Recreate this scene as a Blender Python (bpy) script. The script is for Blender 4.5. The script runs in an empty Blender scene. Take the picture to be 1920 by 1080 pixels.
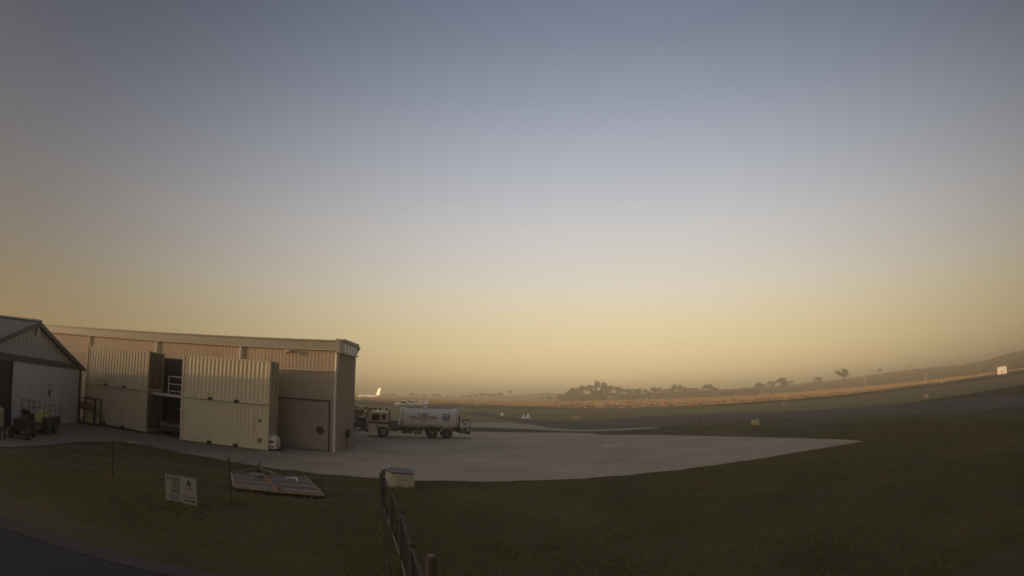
import bpy, bmesh, math, random
from mathutils import Vector, Matrix
import mathutils.noise as mnoise
from mathutils.geometry import tessellate_polygon
random.seed(7)
C = bpy.context.scene.collection
sc = bpy.context.scene
rad = math.radians

# ------------------------------------------------------------------ camera
F, PITCH, ROLL, H = 980.0, 205.0 / 980.0, rad(-0.5), 3.7
cam_data = bpy.data.cameras.new("camera")
cam = bpy.data.objects.new("camera", cam_data)
C.objects.link(cam)
sc.camera = cam
up0 = Vector((0, -math.sin(PITCH), math.cos(PITCH)))
fw = Vector((0, math.cos(PITCH), math.sin(PITCH)))
rt0 = Vector((1, 0, 0))
cr = rt0 * math.cos(ROLL) - up0 * math.sin(ROLL)
cu = rt0 * math.sin(ROLL) + up0 * math.cos(ROLL)
M = Matrix.Identity(4)
for i in range(3):
    M[i][0], M[i][1], M[i][2] = cr[i], cu[i], -fw[i]
M[0][3], M[1][3], M[2][3] = 0, 0, H
cam.matrix_world = M
cam_data.type = 'PANO'                      # the webcam's own wide-angle lens: r = f * theta
cam_data.sensor_width = 36.0
cam_data.clip_start = 0.05
cam_data.clip_end = 12000
cc = cam_data if hasattr(cam_data, "panorama_type") else cam_data.cycles
cc.panorama_type = 'FISHEYE_LENS_POLYNOMIAL'
cc.fisheye_fov = rad(160)
cc.fisheye_polynomial_k0 = 0.0
cc.fisheye_polynomial_k1 = -1.0 / (F * 36.0 / 1920.0)
cc.fisheye_polynomial_k2 = cc.fisheye_polynomial_k3 = cc.fisheye_polynomial_k4 = 0.0

# ------------------------------------------------------------------ light
SUN_AZ = math.atan2(-0.955, -0.296)         # clockwise from +Y
SUN_EL = rad(3.2)
sc.view_settings.view_transform = 'Standard'
sc.view_settings.look = 'None'
sc.view_settings.gamma = 1
sc.view_settings.use_curve_mapping = False
sc.view_settings.exposure = 0.0
sc.cycles.max_bounces = 6
sc.cycles.volume_bounces = 4
sc.cycles.use_denoising = True
sc.cycles.sample_clamp_indirect = 1.0
sc.cycles.pixel_filter_type = 'BLACKMAN_HARRIS'
sc.cycles.filter_width = 1.75          # the webcam's soft lens

def lin(r, g, b):
    f = lambda c: (c / 255 / 12.92) if c / 255 <= 0.04045 else ((c / 255 + 0.055) / 1.055) ** 2.4
    return (f(r), f(g), f(b), 1)

w = bpy.data.worlds.new("World")
sc.world = w
w.use_nodes = True
nt = w.node_tree
N, L = nt.nodes, nt.links
N.clear()
def nd(t, **k):
    n = N.new(t)
    for a, b in k.items():
        setattr(n, a, b)
    return n
def mth(op, a, b=None, c=None):
    n = nd('ShaderNodeMath', operation=op)
    for i, v in enumerate((a, b, c)):
        if v is None:
            continue
        if isinstance(v, (int, float)):
            n.inputs[i].default_value = v
        else:
            L.new(v, n.inputs[i])
    return n.outputs[0]
tc = nd('ShaderNodeTexCoord')
sx = nd('ShaderNodeSeparateXYZ')
L.new(tc.outputs['Generated'], sx.inputs[0])
el = mth('ARCSINE', sx.outputs['Z'])
t = mth('DIVIDE', mth('ADD', el, rad(3)), rad(93))
ramp = nd('ShaderNodeValToRGB')
L.new(t, ramp.inputs[0])
SKY = [(-3, (150, 122, 92)), (0, (243, 203, 150)), (2.6, (245, 214, 160)), (5.5, (238, 216, 166)), (8.5, (233, 217, 179)),
       (11.5, (225, 215, 196)), (14.5, (215, 209, 200)), (18, (205, 203, 202)), (22, (189, 191, 198)), (27, (170, 175, 188)),
       (32.5, (148, 155, 171)), (38.5, (128, 136, 154)), (45, (112, 120, 140)), (62, (118, 124, 144)), (90, (114, 120, 138))]
cr_ = ramp.color_ramp
while len(cr_.elements) < len(SKY):
    cr_.elements.new(0.5)
for e, (d, c) in zip(cr_.elements, SKY):
    e.position = (d + 3) / 93
    e.color = lin(*c)
# lens vignette put into the sky: brightest right of centre, falling off all round
AXD = rad(12)
hl = mth('SQRT', mth('ADD', mth('ADD', mth('MULTIPLY', sx.outputs['X'], sx.outputs['X']), mth('MULTIPLY', sx.outputs['Y'], sx.outputs['Y'])), 0.0001))
cosang = mth('DIVIDE', mth('ADD', mth('MULTIPLY', sx.outputs['X'], math.sin(AXD)), mth('MULTIPLY', sx.outputs['Y'], math.cos(AXD))), hl)
fall = mth('POWER', mth('MULTIPLY', mth('ADD', cosang, 1.0), 0.5), 4.6)
fall = mth('ADD', mth('MULTIPLY', fall, 0.91), 0.09)
# lobe added to unseen sky behind the camera's left shoulder, lighting container fronts
EAD = rad(-150)
cose = mth('DIVIDE', mth('ADD', mth('MULTIPLY', sx.outputs['X'], math.sin(EAD)), mth('MULTIPLY', sx.outputs['Y'], math.cos(EAD))), hl)
fall = mth('ADD', fall, mth('MULTIPLY', mth('POWER', mth('MULTIPLY', mth('ADD', cose, 1.0), 0.5), 4.0), 0.75))
zz = mth('POWER', mth('MAXIMUM', sx.outputs['Z'], 0.0), 4.0)
fall = mth('ADD', mth('MULTIPLY', fall, mth('SUBTRACT', 1.0, zz)), mth('MULTIPLY', zz, 0.85))
mul = nd('ShaderNodeMix', data_type='RGBA', blend_type='MULTIPLY')
mul.inputs[0].default_value = 1.0
L.new(ramp.outputs[0], mul.inputs[6])
comb = nd('ShaderNodeCombineColor')
L.new(fall, comb.inputs[0]); L.new(fall, comb.inputs[1]); L.new(mth('POWER', fall, 0.97), comb.inputs[2])
L.new(comb.outputs[0], mul.inputs[7])
bg1 = nd('ShaderNodeBackground'); bg1.inputs[1].default_value = 1.0
L.new(mul.outputs[2], bg1.inputs[0])
sky = nd('ShaderNodeTexSky', sky_type='NISHITA')
sky.sun_disc = False
sky.sun_elevation = SUN_EL
sky.sun_rotation = SUN_AZ
sky.air_density = 1.0; sky.dust_density = 3.0
bg2 = nd('ShaderNodeBackground'); bg2.inputs[1].default_value = 0.003
L.new(sky.outputs[0], bg2.inputs[0])
add = nd('ShaderNodeAddShader')
L.new(bg1.outputs[0], add.inputs[0]); L.new(bg2.outputs[0], add.inputs[1])
# brightening of the sky towards the just-risen sun
dv = nd('ShaderNodeVectorMath', operation='DOT_PRODUCT')
L.new(tc.outputs['Generated'], dv.inputs[0])
dv.inputs[1].default_value = (math.sin(SUN_AZ) * math.cos(SUN_EL), math.cos(SUN_AZ) * math.cos(SUN_EL), math.sin(SUN_EL))
glow = mth('POWER', mth('MAXIMUM', dv.outputs['Value'], 0.0), 26.0)
bg3 = nd('ShaderNodeBackground'); bg3.inputs[0].default_value = (1.0, 0.78, 0.52, 1)
L.new(mth('MULTIPLY', glow, 3.5), bg3.inputs[1])
add2 = nd('ShaderNodeAddShader')
L.new(add.outputs[0], add2.inputs[0]); L.new(bg3.outputs[0], add2.inputs[1])
out = nd('ShaderNodeOutputWorld')
L.new(add2.outputs[0], out.inputs[0])

sun_data = bpy.data.lights.new("sun", 'SUN')
sun_data.energy = 5.0
sun_data.angle = rad(0.6)
sun_data.color = (1.0, 0.60, 0.28)
sun = bpy.data.objects.new("sun", sun_data)
C.objects.link(sun)
to_sun = Vector((math.sin(SUN_AZ) * math.cos(SUN_EL), math.cos(SUN_AZ) * math.cos(SUN_EL), math.sin(SUN_EL)))
sun.rotation_euler = to_sun.to_track_quat('Z', 'Y').to_euler()
sun.location = (-60, -20, 60)

# ------------------------------------------------------------------ helpers
def ray(px, py):
    u, v = px - 960, 540 - py
    r = math.hypot(u, v); th = r / F
    k = math.sin(th) / r
    return cr * (u * k) + cu * (v * k) + fw * math.cos(th)
def gnd(px, py, z=0.0):
    d = ray(px, py); s = (z - H) / d.z
    return Vector((d.x * s, d.y * s, z))
def dirat(px, D):
    """ground point at distance D below picture column px, near the horizon"""
    y = 745
    for _ in range(3):
        d = ray(px, y); y += d.z * F
    d = ray(px, y); q = D / math.hypot(d.x, d.y)
    return Vector((d.x * q, d.y * q, 0))
def zat(px, py, D):
    d = ray(px, py)
    return H + D * d.z / math.hypot(d.x, d.y)

class MB:
    def __init__(s): s.v = []; s.f = []
    def add(s, vs, fs):
        o = len(s.v); s.v += [tuple(v) for v in vs]; s.f += [tuple(i + o for i in f) for f in fs]; return s
    def box(s, x0, x1, y0, y1, z0, z1, rz=0, at=None):
        vs = [(x, y, z) for x in (x0, x1) for y in (y0, y1) for z in (z0, z1)]
        if rz or at:
            m = Matrix.Translation(at or (0, 0, 0)) @ Matrix.Rotation(rz, 4, 'Z')
            vs = [m @ Vector(v) for v in vs]
        return s.add(vs, [(0, 1, 3, 2), (4, 6, 7, 5), (0, 4, 5, 1), (2, 3, 7, 6), (0, 2, 6, 4), (1, 5, 7, 3)])
    def tube(s, pts, r, n=8, cap=True):
        pts = [Vector(p) for p in pts]
        rs = r if isinstance(r, (list, tuple)) else [r] * len(pts)
        o = len(s.v)
        for i, p in enumerate(pts):
            d = (pts[min(i + 1, len(pts) - 1)] - pts[max(i - 1, 0)]).normalized()
            a = Vector((0, 0, 1)) if abs(d.z) < 0.9 else Vector((1, 0, 0))
            x = d.cross(a).normalized(); y = d.cross(x)
            for k in range(n):
                t = 2 * math.pi * k / n
                s.v.append(tuple(p + x * (rs[i] * math.cos(t)) + y * (rs[i] * math.sin(t))))
        for i in range(len(pts) - 1):
            for k in range(n):
                a, b = o + i * n + k, o + i * n + (k + 1) % n
                s.f.append((a, b, b + n, a + n))
        if cap:
            s.f.append(tuple(range(o, o + n))[::-1]); s.f.append(tuple(range(o + (len(pts) - 1) * n, o + len(pts) * n)))
        return s
    def prism(s, poly, a, b, axis='y'):
        """closed outline extruded from a to b along an axis; poly in the other two coordinates"""
        f = {'y': lambda p, t: (p[0], t, p[1]), 'x': lambda p, t: (t, p[0], p[1]), 'z': lambda p, t: (p[0], p[1], t)}[axis]
        n = len(poly)
        vs = [f(p, a) for p in poly] + [f(p, b) for p in poly]
        return s.add(vs, [tuple(range(n)), tuple(range(2 * n - 1, n - 1, -1))] + [(i, (i + 1) % n, n + (i + 1) % n, n + i) for i in range(n)])
    def disc(s, c, r, axis, h, n=20, r2=None):
        c = Vector(c); a = Vector(axis).normalized() * h
        return s.tube([c, c + a], [r, r if r2 is None else r2], n)
    def corr(s, p0, p1, z0, z1, pitch=0.28, depth=0.036, flat=0.4):
        """corrugated sheet along p0->p1 (2D); the profile stands out to the left of the direction"""
        p0, p1 = Vector(p0), Vector(p1); d = p1 - p0; Ln = d.length; d.normalize(); nrm = Vector((-d.y, d.x))
        k = max(1, round(Ln / pitch)); pt = Ln / k; prof = []
        for i in range(k):
            a = i * pt
            prof += [(a, 0), (a + pt * flat / 2, 0), (a + pt * 0.5 * (1 - flat / 4), depth), (a + pt * (0.5 + 0.42 * flat), depth)] if False else \
                    [(a, 0), (a + pt * 0.30, 0), (a + pt * 0.5, depth), (a + pt * 0.80, depth)]
        prof.append((Ln, 0))
        o = len(s.v)
        for (u, h) in prof:
            q = p0 + d * u + nrm * h
            s.v.append((q.x, q.y, z0)); s.v.append((q.x, q.y, z1))
        for i in range(len(prof) - 1):
            a = o + 2 * i
            s.f.append((a, a + 2, a + 3, a + 1))
        return s
    def build(s, name, m, parent=None, smooth=False, loc=None):
        me = bpy.data.meshes.new(name)
        me.from_pydata(s.v, [], s.f); me.update()
        if m: me.materials.append(m)
        if smooth:
            for p in me.polygons: p.use_smooth = True
        o = bpy.data.objects.new(name, me); C.objects.link(o)
        if parent: o.parent = parent
        if loc: o.location = loc
        return o

def tag(o, label=None, cat=None, group=None, kind=None):
    if label: o['label'] = label
    if cat: o['category'] = cat
    if group: o['group'] = group
    if kind: o['kind'] = kind
    return o
def thing(name, label, cat, loc=(0, 0, 0), rz=0, group=None):
    o = bpy.data.objects.new(name, None); C.objects.link(o)
    o.empty_display_size = 0.2
    o.location = loc; o.rotation_euler = (0, 0, rz)
    return tag(o, label, cat, group)
def kids(o): return [c for c in bpy.data.objects if c.parent == o]
def copy_tree(o, loc=None, rz=None, label=None, group=None, scale=None):
    r = o.copy(); C.objects.link(r)
    for ch in kids(o):
        c = ch.copy(); C.objects.link(c); c.parent = r
        for g in kids(ch):
            d = g.copy(); C.objects.link(d); d.parent = c
    if loc is not None: r.location = loc
    if rz is not None: r.rotation_euler = (0, 0, rz)
    if scale: r.scale = scale
    if label: r['label'] = label
    if group: r['group'] = group
    return r

def mat(name, col, rough=0.8, var=0.0, vscale=3.0, col2=None, bump=0.0, bscale=20.0, metal=0.0, streak=None, spec=None, var2=None, emit=None):
    m = bpy.data.materials.new(name); m.use_nodes = True
    n, l = m.node_tree.nodes, m.node_tree.links
    b = n['Principled BSDF']
    b.inputs['Base Color'].default_value = (*col, 1)
    b.inputs['Roughness'].default_value = rough
    b.inputs['Metallic'].default_value = metal
    if spec is not None: b.inputs['Specular IOR Level'].default_value = spec
    tcn = n.new('ShaderNodeTexCoord')
    src = tcn.outputs['Object']
    if streak:
        mp = n.new('ShaderNodeMapping'); mp.inputs['Scale'].default_value = streak
        l.new(src, mp.inputs[0]); csrc = mp.outputs[0]
    else:
        csrc = src
    last = None
    if col2 or var:
        c2 = col2 or tuple(max(0, c * (1 - var)) for c in col)
        tx = n.new('ShaderNodeTexNoise'); tx.inputs['Scale'].default_value = vscale; tx.inputs['Detail'].default_value = 6
        tx.inputs['Roughness'].default_value = 0.65
        l.new(csrc, tx.inputs[0])
        rp = n.new('ShaderNodeValToRGB'); rp.color_ramp.elements[0].position = 0.36; rp.color_ramp.elements[1].position = 0.66
        rp.color_ramp.elements[0].color = (*c2, 1); rp.color_ramp.elements[1].color = (*col, 1)
        l.new(tx.outputs['Fac'], rp.inputs[0]); last = rp.outputs[0]
        if var2:
            c3, s3, lo, hi = var2
            t2 = n.new('ShaderNodeTexNoise'); t2.inputs['Scale'].default_value = s3; t2.inputs['Detail'].default_value = 5
            l.new(src, t2.inputs[0])
            r2 = n.new('ShaderNodeMapRange'); r2.inputs['From Min'].default_value = lo; r2.inputs['From Max'].default_value = hi
            l.new(t2.outputs['Fac'], r2.inputs[0])
            mx = n.new('ShaderNodeMix'); mx.data_type = 'RGBA'
            l.new(r2.outputs[0], mx.inputs[0]); l.new(last, mx.inputs[6]); mx.inputs[7].default_value = (*c3, 1)
            last = mx.outputs[2]
        l.new(last, b.inputs['Base Color'])
    if bump:
        t3 = n.new('ShaderNodeTexNoise'); t3.inputs['Scale'].default_value = bscale; t3.inputs['Detail'].default_value = 5
        l.new(src, t3.inputs[0])
        bp = n.new('ShaderNodeBump'); bp.inputs['Strength'].default_value = 1.0; bp.inputs['Distance'].default_value = bump
        l.new(t3.outputs['Fac'], bp.inputs['Height']); l.new(bp.outputs[0], b.inputs['Normal'])
    if emit:
        b.inputs['Emission Color'].default_value = (*emit[0], 1); b.inputs['Emission Strength'].default_value = emit[1]
    return m

GRASS = mat('grass_ground', (0.10, 0.084, 0.036), 1, vscale=0.35, col2=(0.062, 0.057, 0.024), bump=0.006, bscale=9, var2=((0.14, 0.105, 0.055), 0.09, 0.5, 0.72), spec=0.1)
BLADE = mat('grass_blades', (0.20, 0.165, 0.07), 1, vscale=0.4, col2=(0.135, 0.12, 0.048), spec=0.1)
DRY = mat('dry_grass', (0.68, 0.40, 0.19), 1, vscale=0.02, col2=(0.50, 0.31, 0.15), bump=0.5, bscale=1.2, streak=(0.15, 1, 1), var2=((0.36, 0.28, 0.14), 0.012, 0.48, 0.65), spec=0.1)
DRYT = mat('dry_tufts', (0.50, 0.32, 0.16), 1, vscale=0.03, col2=(0.36, 0.24, 0.12), spec=0.1)
VERGE = mat('mown_verge', (0.27, 0.215, 0.105), 1, vscale=0.05, col2=(0.19, 0.165, 0.08), bump=0.12, bscale=3, streak=(0.3, 1, 1), spec=0.1)
APRON = mat('apron_concrete', (0.45, 0.365, 0.25), 0.9, vscale=0.22, col2=(0.345, 0.28, 0.195), bump=0.006, bscale=40, var2=((0.26, 0.225, 0.185), 0.9, 0.6, 0.8), spec=0.2)
LANE = mat('lane_seal', (0.38, 0.33, 0.25), 0.95, vscale=0.15, col2=(0.32, 0.28, 0.21), spec=0.2)
ASPHALT = mat('dark_asphalt', (0.115, 0.092, 0.08), 0.95, vscale=0.12, col2=(0.09, 0.073, 0.066), bump=0.01, bscale=30, spec=0.2)
PATH = mat('path_concrete', (0.062, 0.05, 0.04), 0.9, vscale=1.4, col2=(0.042, 0.036, 0.029), bump=0.01, bscale=25)
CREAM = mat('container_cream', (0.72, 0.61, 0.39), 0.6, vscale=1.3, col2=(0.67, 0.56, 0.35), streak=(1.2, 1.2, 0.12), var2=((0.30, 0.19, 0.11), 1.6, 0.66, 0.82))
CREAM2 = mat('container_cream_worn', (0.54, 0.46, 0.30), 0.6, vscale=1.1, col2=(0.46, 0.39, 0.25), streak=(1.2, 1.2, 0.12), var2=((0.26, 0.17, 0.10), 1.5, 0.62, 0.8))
DOORD = mat('door_brown', (0.20, 0.155, 0.11), 0.6, vscale=1.5, var=0.3, streak=(1, 1, 0.2))
CDARK = mat('container_recess', (0.05, 0.045, 0.04), 0.8)
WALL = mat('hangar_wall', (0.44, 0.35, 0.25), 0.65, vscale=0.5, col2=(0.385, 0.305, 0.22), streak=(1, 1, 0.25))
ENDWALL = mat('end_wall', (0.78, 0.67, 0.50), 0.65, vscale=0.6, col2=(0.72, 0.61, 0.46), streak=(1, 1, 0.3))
FASCIA = mat('fascia_metal', (0.34, 0.325, 0.27), 0.5, vscale=0.4, col2=(0.29, 0.28, 0.235), streak=(0.4, 1, 1))
TRIM = mat('white_trim', (0.82, 0.76, 0.64), 0.5, vscale=1, var=0.15)
WHITE = mat('white_paint', (0.78, 0.76, 0.72), 0.4, vscale=2, var=0.12)
TANKW = mat('tank_white', (0.80, 0.72, 0.62), 0.4, vscale=1.1, col2=(0.70, 0.62, 0.53), streak=(1, 1, 0.3))
CABP = mat('cab_cream', (0.72, 0.58, 0.44), 0.4, vscale=2, var=0.2)
MAROON = mat('maroon_stripe', (0.10, 0.035, 0.04), 0.4)
PURPLE = mat('purple_lettering', (0.075, 0.035, 0.085), 0.5)
BLUELOGO = mat('logo_blue', (0.08, 0.12, 0.20), 0.5)
BLUEGREY = mat('logo_pale_blue', (0.24, 0.27, 0.32), 0.5)
RUBBER = mat('rubber', (0.07, 0.062, 0.055), 0.85, vscale=5, var=0.3)
STEELD = mat('dark_steel', (0.055, 0.05, 0.048), 0.6, vscale=3, var=0.3)
STEEL = mat('galvanised_steel', (0.30, 0.29, 0.275), 0.5, vscale=4, var=0.25, metal=0.4)
GLASS = mat('dark_glass', (0.02, 0.022, 0.025), 0.08)
ROOFG = mat('grey_roof', (0.16, 0.15, 0.14), 0.5, vscale=0.6, var=0.2)
PALEPANEL = mat('pale_door', (0.55, 0.53, 0.49), 0.55, vscale=0.5, col2=(0.49, 0.47, 0.44), streak=(1, 1, 0.3))
GABLEP = mat('gable_panel', (0.46, 0.42, 0.38), 0.6, vscale=0.5, var=0.15)
BEAMD = mat('dark_beam', (0.10, 0.10, 0.09), 0.6, vscale=1, var=0.2)
RUST = mat('rusty_steel', (0.32, 0.15, 0.06), 0.8, vscale=2.5, col2=(0.20, 0.12, 0.07), bump=0.004)
TIMBER = mat('grey_timber', (0.20, 0.155, 0.125), 0.9, vscale=1.5, col2=(0.14, 0.11, 0.09), streak=(0.5, 6, 1), bump=0.004)
TIMBER2 = mat('brown_timber', (0.16, 0.10, 0.07), 0.9, vscale=1.5, var=0.3, streak=(0.5, 6, 1))
TIMBER3 = mat('bleached_timber', (0.27, 0.22, 0.17), 0.9, vscale=1.5, var=0.3, streak=(0.5, 6, 1))
WOODPALE = mat('pale_timber', (0.33, 0.24, 0.14), 0.85, vscale=2, var=0.3)
POSTM = mat('weathered_post', (0.075, 0.06, 0.052), 0.9, vscale=3, var=0.3)
RED = mat('faded_red', (0.10, 0.035, 0.028), 0.5, vscale=2, var=0.3)
DKRED = mat('dark_red', (0.07, 0.02, 0.018), 0.35, vscale=2, var=0.3)
YELLOW = mat('yellow_paint', (0.62, 0.50, 0.22), 0.5, vscale=3, var=0.25)
GREEN = mat('dark_green', (0.05, 0.08, 0.05), 0.6, vscale=3, var=0.3)
BLACK = mat('black_print', (0.02, 0.02, 0.02), 0.6)
SIGNW = mat('sign_white', (0.31, 0.285, 0.245), 0.5, vscale=2.5, var=0.15)
BARK = mat('bark', (0.16, 0.125, 0.10), 0.9, vscale=2, var=0.3)
LEAF = mat('eucalypt_leaves', (0.13, 0.11, 0.065), 0.8, vscale=0.35, col2=(0.07, 0.065, 0.042), spec=0.2)
SCRUB = mat('scrub_leaves', (0.17, 0.12, 0.075), 0.9, vscale=0.03, col2=(0.10, 0.08, 0.055), spec=0.1)
RIDGE = mat('ridge_ground', (0.20, 0.14, 0.09), 1, vscale=0.012, col2=(0.055, 0.048, 0.035), bump=1.0, bscale=0.15, spec=0.1)
HILLG = mat('hill_grass', (0.24, 0.19, 0.10), 1, vscale=0.01, col2=(0.11, 0.095, 0.055), bump=0.8, bscale=0.1, spec=0.1)
PLANEW = mat('aircraft_white', (0.85, 0.82, 0.76), 0.25)

# lens vignette painted as patchy darkening towards the container yard, and faint tyre sweeps, mixed into the apron material
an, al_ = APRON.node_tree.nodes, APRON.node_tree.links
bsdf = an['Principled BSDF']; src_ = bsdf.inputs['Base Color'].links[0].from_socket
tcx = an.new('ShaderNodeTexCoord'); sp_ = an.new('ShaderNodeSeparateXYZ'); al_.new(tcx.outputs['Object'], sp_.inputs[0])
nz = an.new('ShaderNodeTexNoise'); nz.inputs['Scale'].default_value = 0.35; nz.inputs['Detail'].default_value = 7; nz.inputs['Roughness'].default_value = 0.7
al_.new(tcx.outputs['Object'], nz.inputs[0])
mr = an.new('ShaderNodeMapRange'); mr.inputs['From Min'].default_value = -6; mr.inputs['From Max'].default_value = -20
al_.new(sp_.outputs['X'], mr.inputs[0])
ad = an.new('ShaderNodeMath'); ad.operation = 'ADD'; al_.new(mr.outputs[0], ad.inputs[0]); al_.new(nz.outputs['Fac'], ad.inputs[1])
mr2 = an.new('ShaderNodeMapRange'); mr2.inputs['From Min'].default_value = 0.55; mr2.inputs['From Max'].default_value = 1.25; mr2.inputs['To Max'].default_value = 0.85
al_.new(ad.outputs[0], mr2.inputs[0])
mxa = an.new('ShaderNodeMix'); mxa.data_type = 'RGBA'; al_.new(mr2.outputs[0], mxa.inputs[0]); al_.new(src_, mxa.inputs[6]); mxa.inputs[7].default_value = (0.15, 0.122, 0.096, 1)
wv_ = an.new('ShaderNodeTexWave'); wv_.wave_type = 'RINGS'; wv_.inputs['Scale'].default_value = 0.10; wv_.inputs['Distortion'].default_value = 5; wv_.inputs['Detail'].default_value = 3; wv_.inputs['Detail Scale'].default_value = 0.4
mpw = an.new('ShaderNodeMapping'); mpw.inputs['Location'].default_value = (4, -62, 0); al_.new(tcx.outputs['Object'], mpw.inputs[0]); al_.new(mpw.outputs[0], wv_.inputs[0])
mr3 = an.new('ShaderNodeMapRange'); mr3.inputs['From Min'].default_value = 0.80; mr3.inputs['From Max'].default_value = 1.0; mr3.inputs['To Max'].default_value = 0.13
al_.new(wv_.outputs['Fac'], mr3.inputs[0])
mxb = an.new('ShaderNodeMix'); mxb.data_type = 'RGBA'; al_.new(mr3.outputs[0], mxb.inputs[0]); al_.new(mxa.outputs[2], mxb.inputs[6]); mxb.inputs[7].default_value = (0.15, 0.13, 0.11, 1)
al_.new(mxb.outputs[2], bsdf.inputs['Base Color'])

# ------------------------------------------------------------------ the ground
def sheet(name, pts, z, m, sub=0):
    tris = tessellate_polygon([[Vector((p[0], p[1], 0)) for p in pts]])
    fs = []
    for a, b, c in tris:
        pa, pb, pc = (Vector(pts[i][:2]) for i in (a, b, c))
        fs.append((a, b, c) if (pb - pa).cross(pc - pa) > 0 else (a, c, b))
    me = bpy.data.meshes.new(name); me.from_pydata([(p[0], p[1], z) for p in pts], [], fs); me.update(); me.materials.append(m)
    o = bpy.data.objects.new(name, me); C.objects.link(o)
    return tag(o, kind='structure')

mb = MB(); S = 3000
mb.add([(-S, -S, 0), (S, -S, 0), (S, S, 0), (-S, S, 0)], [(0, 1, 2, 3)])
tag(mb.build('grass_field', GRASS), kind='structure')

def wob(a, b, n, amp, seed):
    a, b = Vector(a), Vector(b); d = (b - a); nr = Vector((-d.y, d.x)).normalized(); r = []
    for i in range(n + 1):
        t = i / n; q = a + d * t + nr * (amp * mnoise.noise(Vector((t * n * 0.6, seed, 0))))
        r.append((q.x, q.y))
    return r
# concrete apron in front of the hangars, with a slightly ragged grass edge
edge = [(22.1, 28.2), (16.6, 27.1), (12.5, 26.0), (9.0, 25.0), (6.0, 24.0), (3.4, 23.3), (1.0, 22.9), (-1.3, 22.5), (-3.5, 22.25), (-5.9, 22.1), (-8.3, 22.0),
        (-11.0, 22.1), (-13.3, 22.3), (-15.9, 22.6), (-18.7, 22.9), (-20.2, 22.6), (-21.0, 21.4), (-21.0, 19.5), (-20.6, 17.1), (-20.3, 14.5), (-20.5, 9.0), (-21, 2.0)]
ap = []
for i in range(len(edge) - 1):
    a, b = Vector(edge[i]), Vector(edge[i + 1])
    for k in range(6):
        q = a.lerp(b, k / 6)
        q += Vector((mnoise.noise(Vector((q.x * 0.9, q.y * 0.9, 3))), mnoise.noise(Vector((q.x * 0.9, q.y * 0.9, 9))))) * 0.28
        ap.append((q.x, q.y))
ap += [(-62, 2), (-62, 54.5), (-20, 54.6), (-4.3, 54.8), (-0.4, 54.8), (2.3, 54.5), (5.6, 54.0), (8.0, 52.8), (8.9, 50.2), (10.6, 49.4), (13.2, 48.2), (16.2, 44.6), (19.2, 39.6), (21.2, 34.4), (22.3, 30.0)]
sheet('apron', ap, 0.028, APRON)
sheet('painted_mark', [tuple(gnd(*p)[:2]) for p in ((1129, 836.5), (1158, 835), (1159, 837), (1130, 838.5))], 0.033, mat('worn_paint', (0.6, 0.55, 0.42), 0.8, vscale=4, var=0.4))
lane = [(-60, 63), (-10, 63.4), (-5.3, 63.0), (-1.8, 63.2), (2.6, 60.4), (5.3, 57.4), (8.8, 55.9), (12, 56.3), (15.4, 57.3), (17.5, 58.8), (16.1, 60.2), (13, 59.4), (9.9, 58.4), (7.3, 59.0), (4.7, 63.2), (3.0, 69.5), (-0.6, 74.6), (-5.8, 75.2), (-60, 76)]
sheet('taxi_lane', lane, 0.020, LANE)
# dark sealed taxiway sweeping away to the right, grass island between it and the apron
tw = [(-14, 122), (-2.6, 92.2), (3.0, 71.5), (5.6, 61.5), (7.6, 58.6), (9.9, 58.2), (13, 59.3), (16.2, 61), (23.1, 63.4), (31.1, 62.5), (36, 57.5), (39.4, 50), (42.5, 42), (44, 30), (46, 5), (64, 5), (63, 30), (62.5, 55), (56, 66.5), (50, 76), (42, 88), (33, 92.5), (24, 92), (17, 86), (11.6, 79.5), (6.9, 81.5), (2.5, 87.8), (-1.6, 101), (-6, 124)]
sheet('taxiway', tw, 0.012, ASPHALT)
# mown verges and the runway beyond
def strip(name, y0, y1, x0, x1, z, m, seed, amp=2.0, slope=0.0):
    a = wob((x0, y0 + slope * x0), (x1, y0 + slope * x1), 60, amp, seed)
    b = wob((x0, y1 + slope * x0), (x1, y1 + slope * x1), 60, amp, seed + 5)
    return sheet(name, a + b[::-1], z, m)
strip('mown_verge', 66, 140, -400, 420, 0.006, VERGE, 1, 2)
strip('runway', 196, 216, -600, 460, 0.02, ASPHALT, 2, 0.5, 0.05)
strip('pale_gravel_strip', 236, 243, -500, 60, 0.03, LANE, 6, 1.0, 0.05)
dry_edge = [(-900, 420), (-200, 300), (-60, 272), (-12, 258), (6, 200), (28, 174), (70, 172), (130, 182), (230, 215), (420, 285), (800, 420), (1300, 600)]
pk = []
for a_, b_ in zip(dry_edge, dry_edge[1:]): pk += wob(a_, b_, 10, 4.0, a_[0])[:-1]
sheet('dry_paddock', pk + [(1300, 900), (-900, 900)], 0.012, DRY)
strip('mown_verge', 140, 168, -400, 60, 0.006, VERGE, 9, 2)
def dry_near(x):
    for (a_, ya), (b_, yb) in zip(dry_edge, dry_edge[1:]):
        if a_ <= x <= b_: return ya + (yb - ya) * (x - a_) / (b_ - a_)
    return 600
# far lower-left corner: narrow concrete kerb strip and dark seal behind it
sheet('footpath', [(-16, 7.4), (-11.4, 7.95), (-8.1, 8.35), (-5.4, 8.65), (-2, 9.0), (0, 9.1), (0, 8.45), (-2.2, 8.35), (-6.2, 7.95), (-9.2, 7.5), (-11.4, 7.15), (-16, 6.5)], 0.02, PATH)
sheet('driveway', [(-16, 6.5), (-11.4, 7.15), (-9.2, 7.5), (-6.2, 7.95), (-2.2, 8.35), (0, 8.45), (0, -12), (-16, -12)], 0.01, mat('driveway_seal', (0.03, 0.028, 0.027), 0.95, vscale=2, var=0.3))

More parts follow.
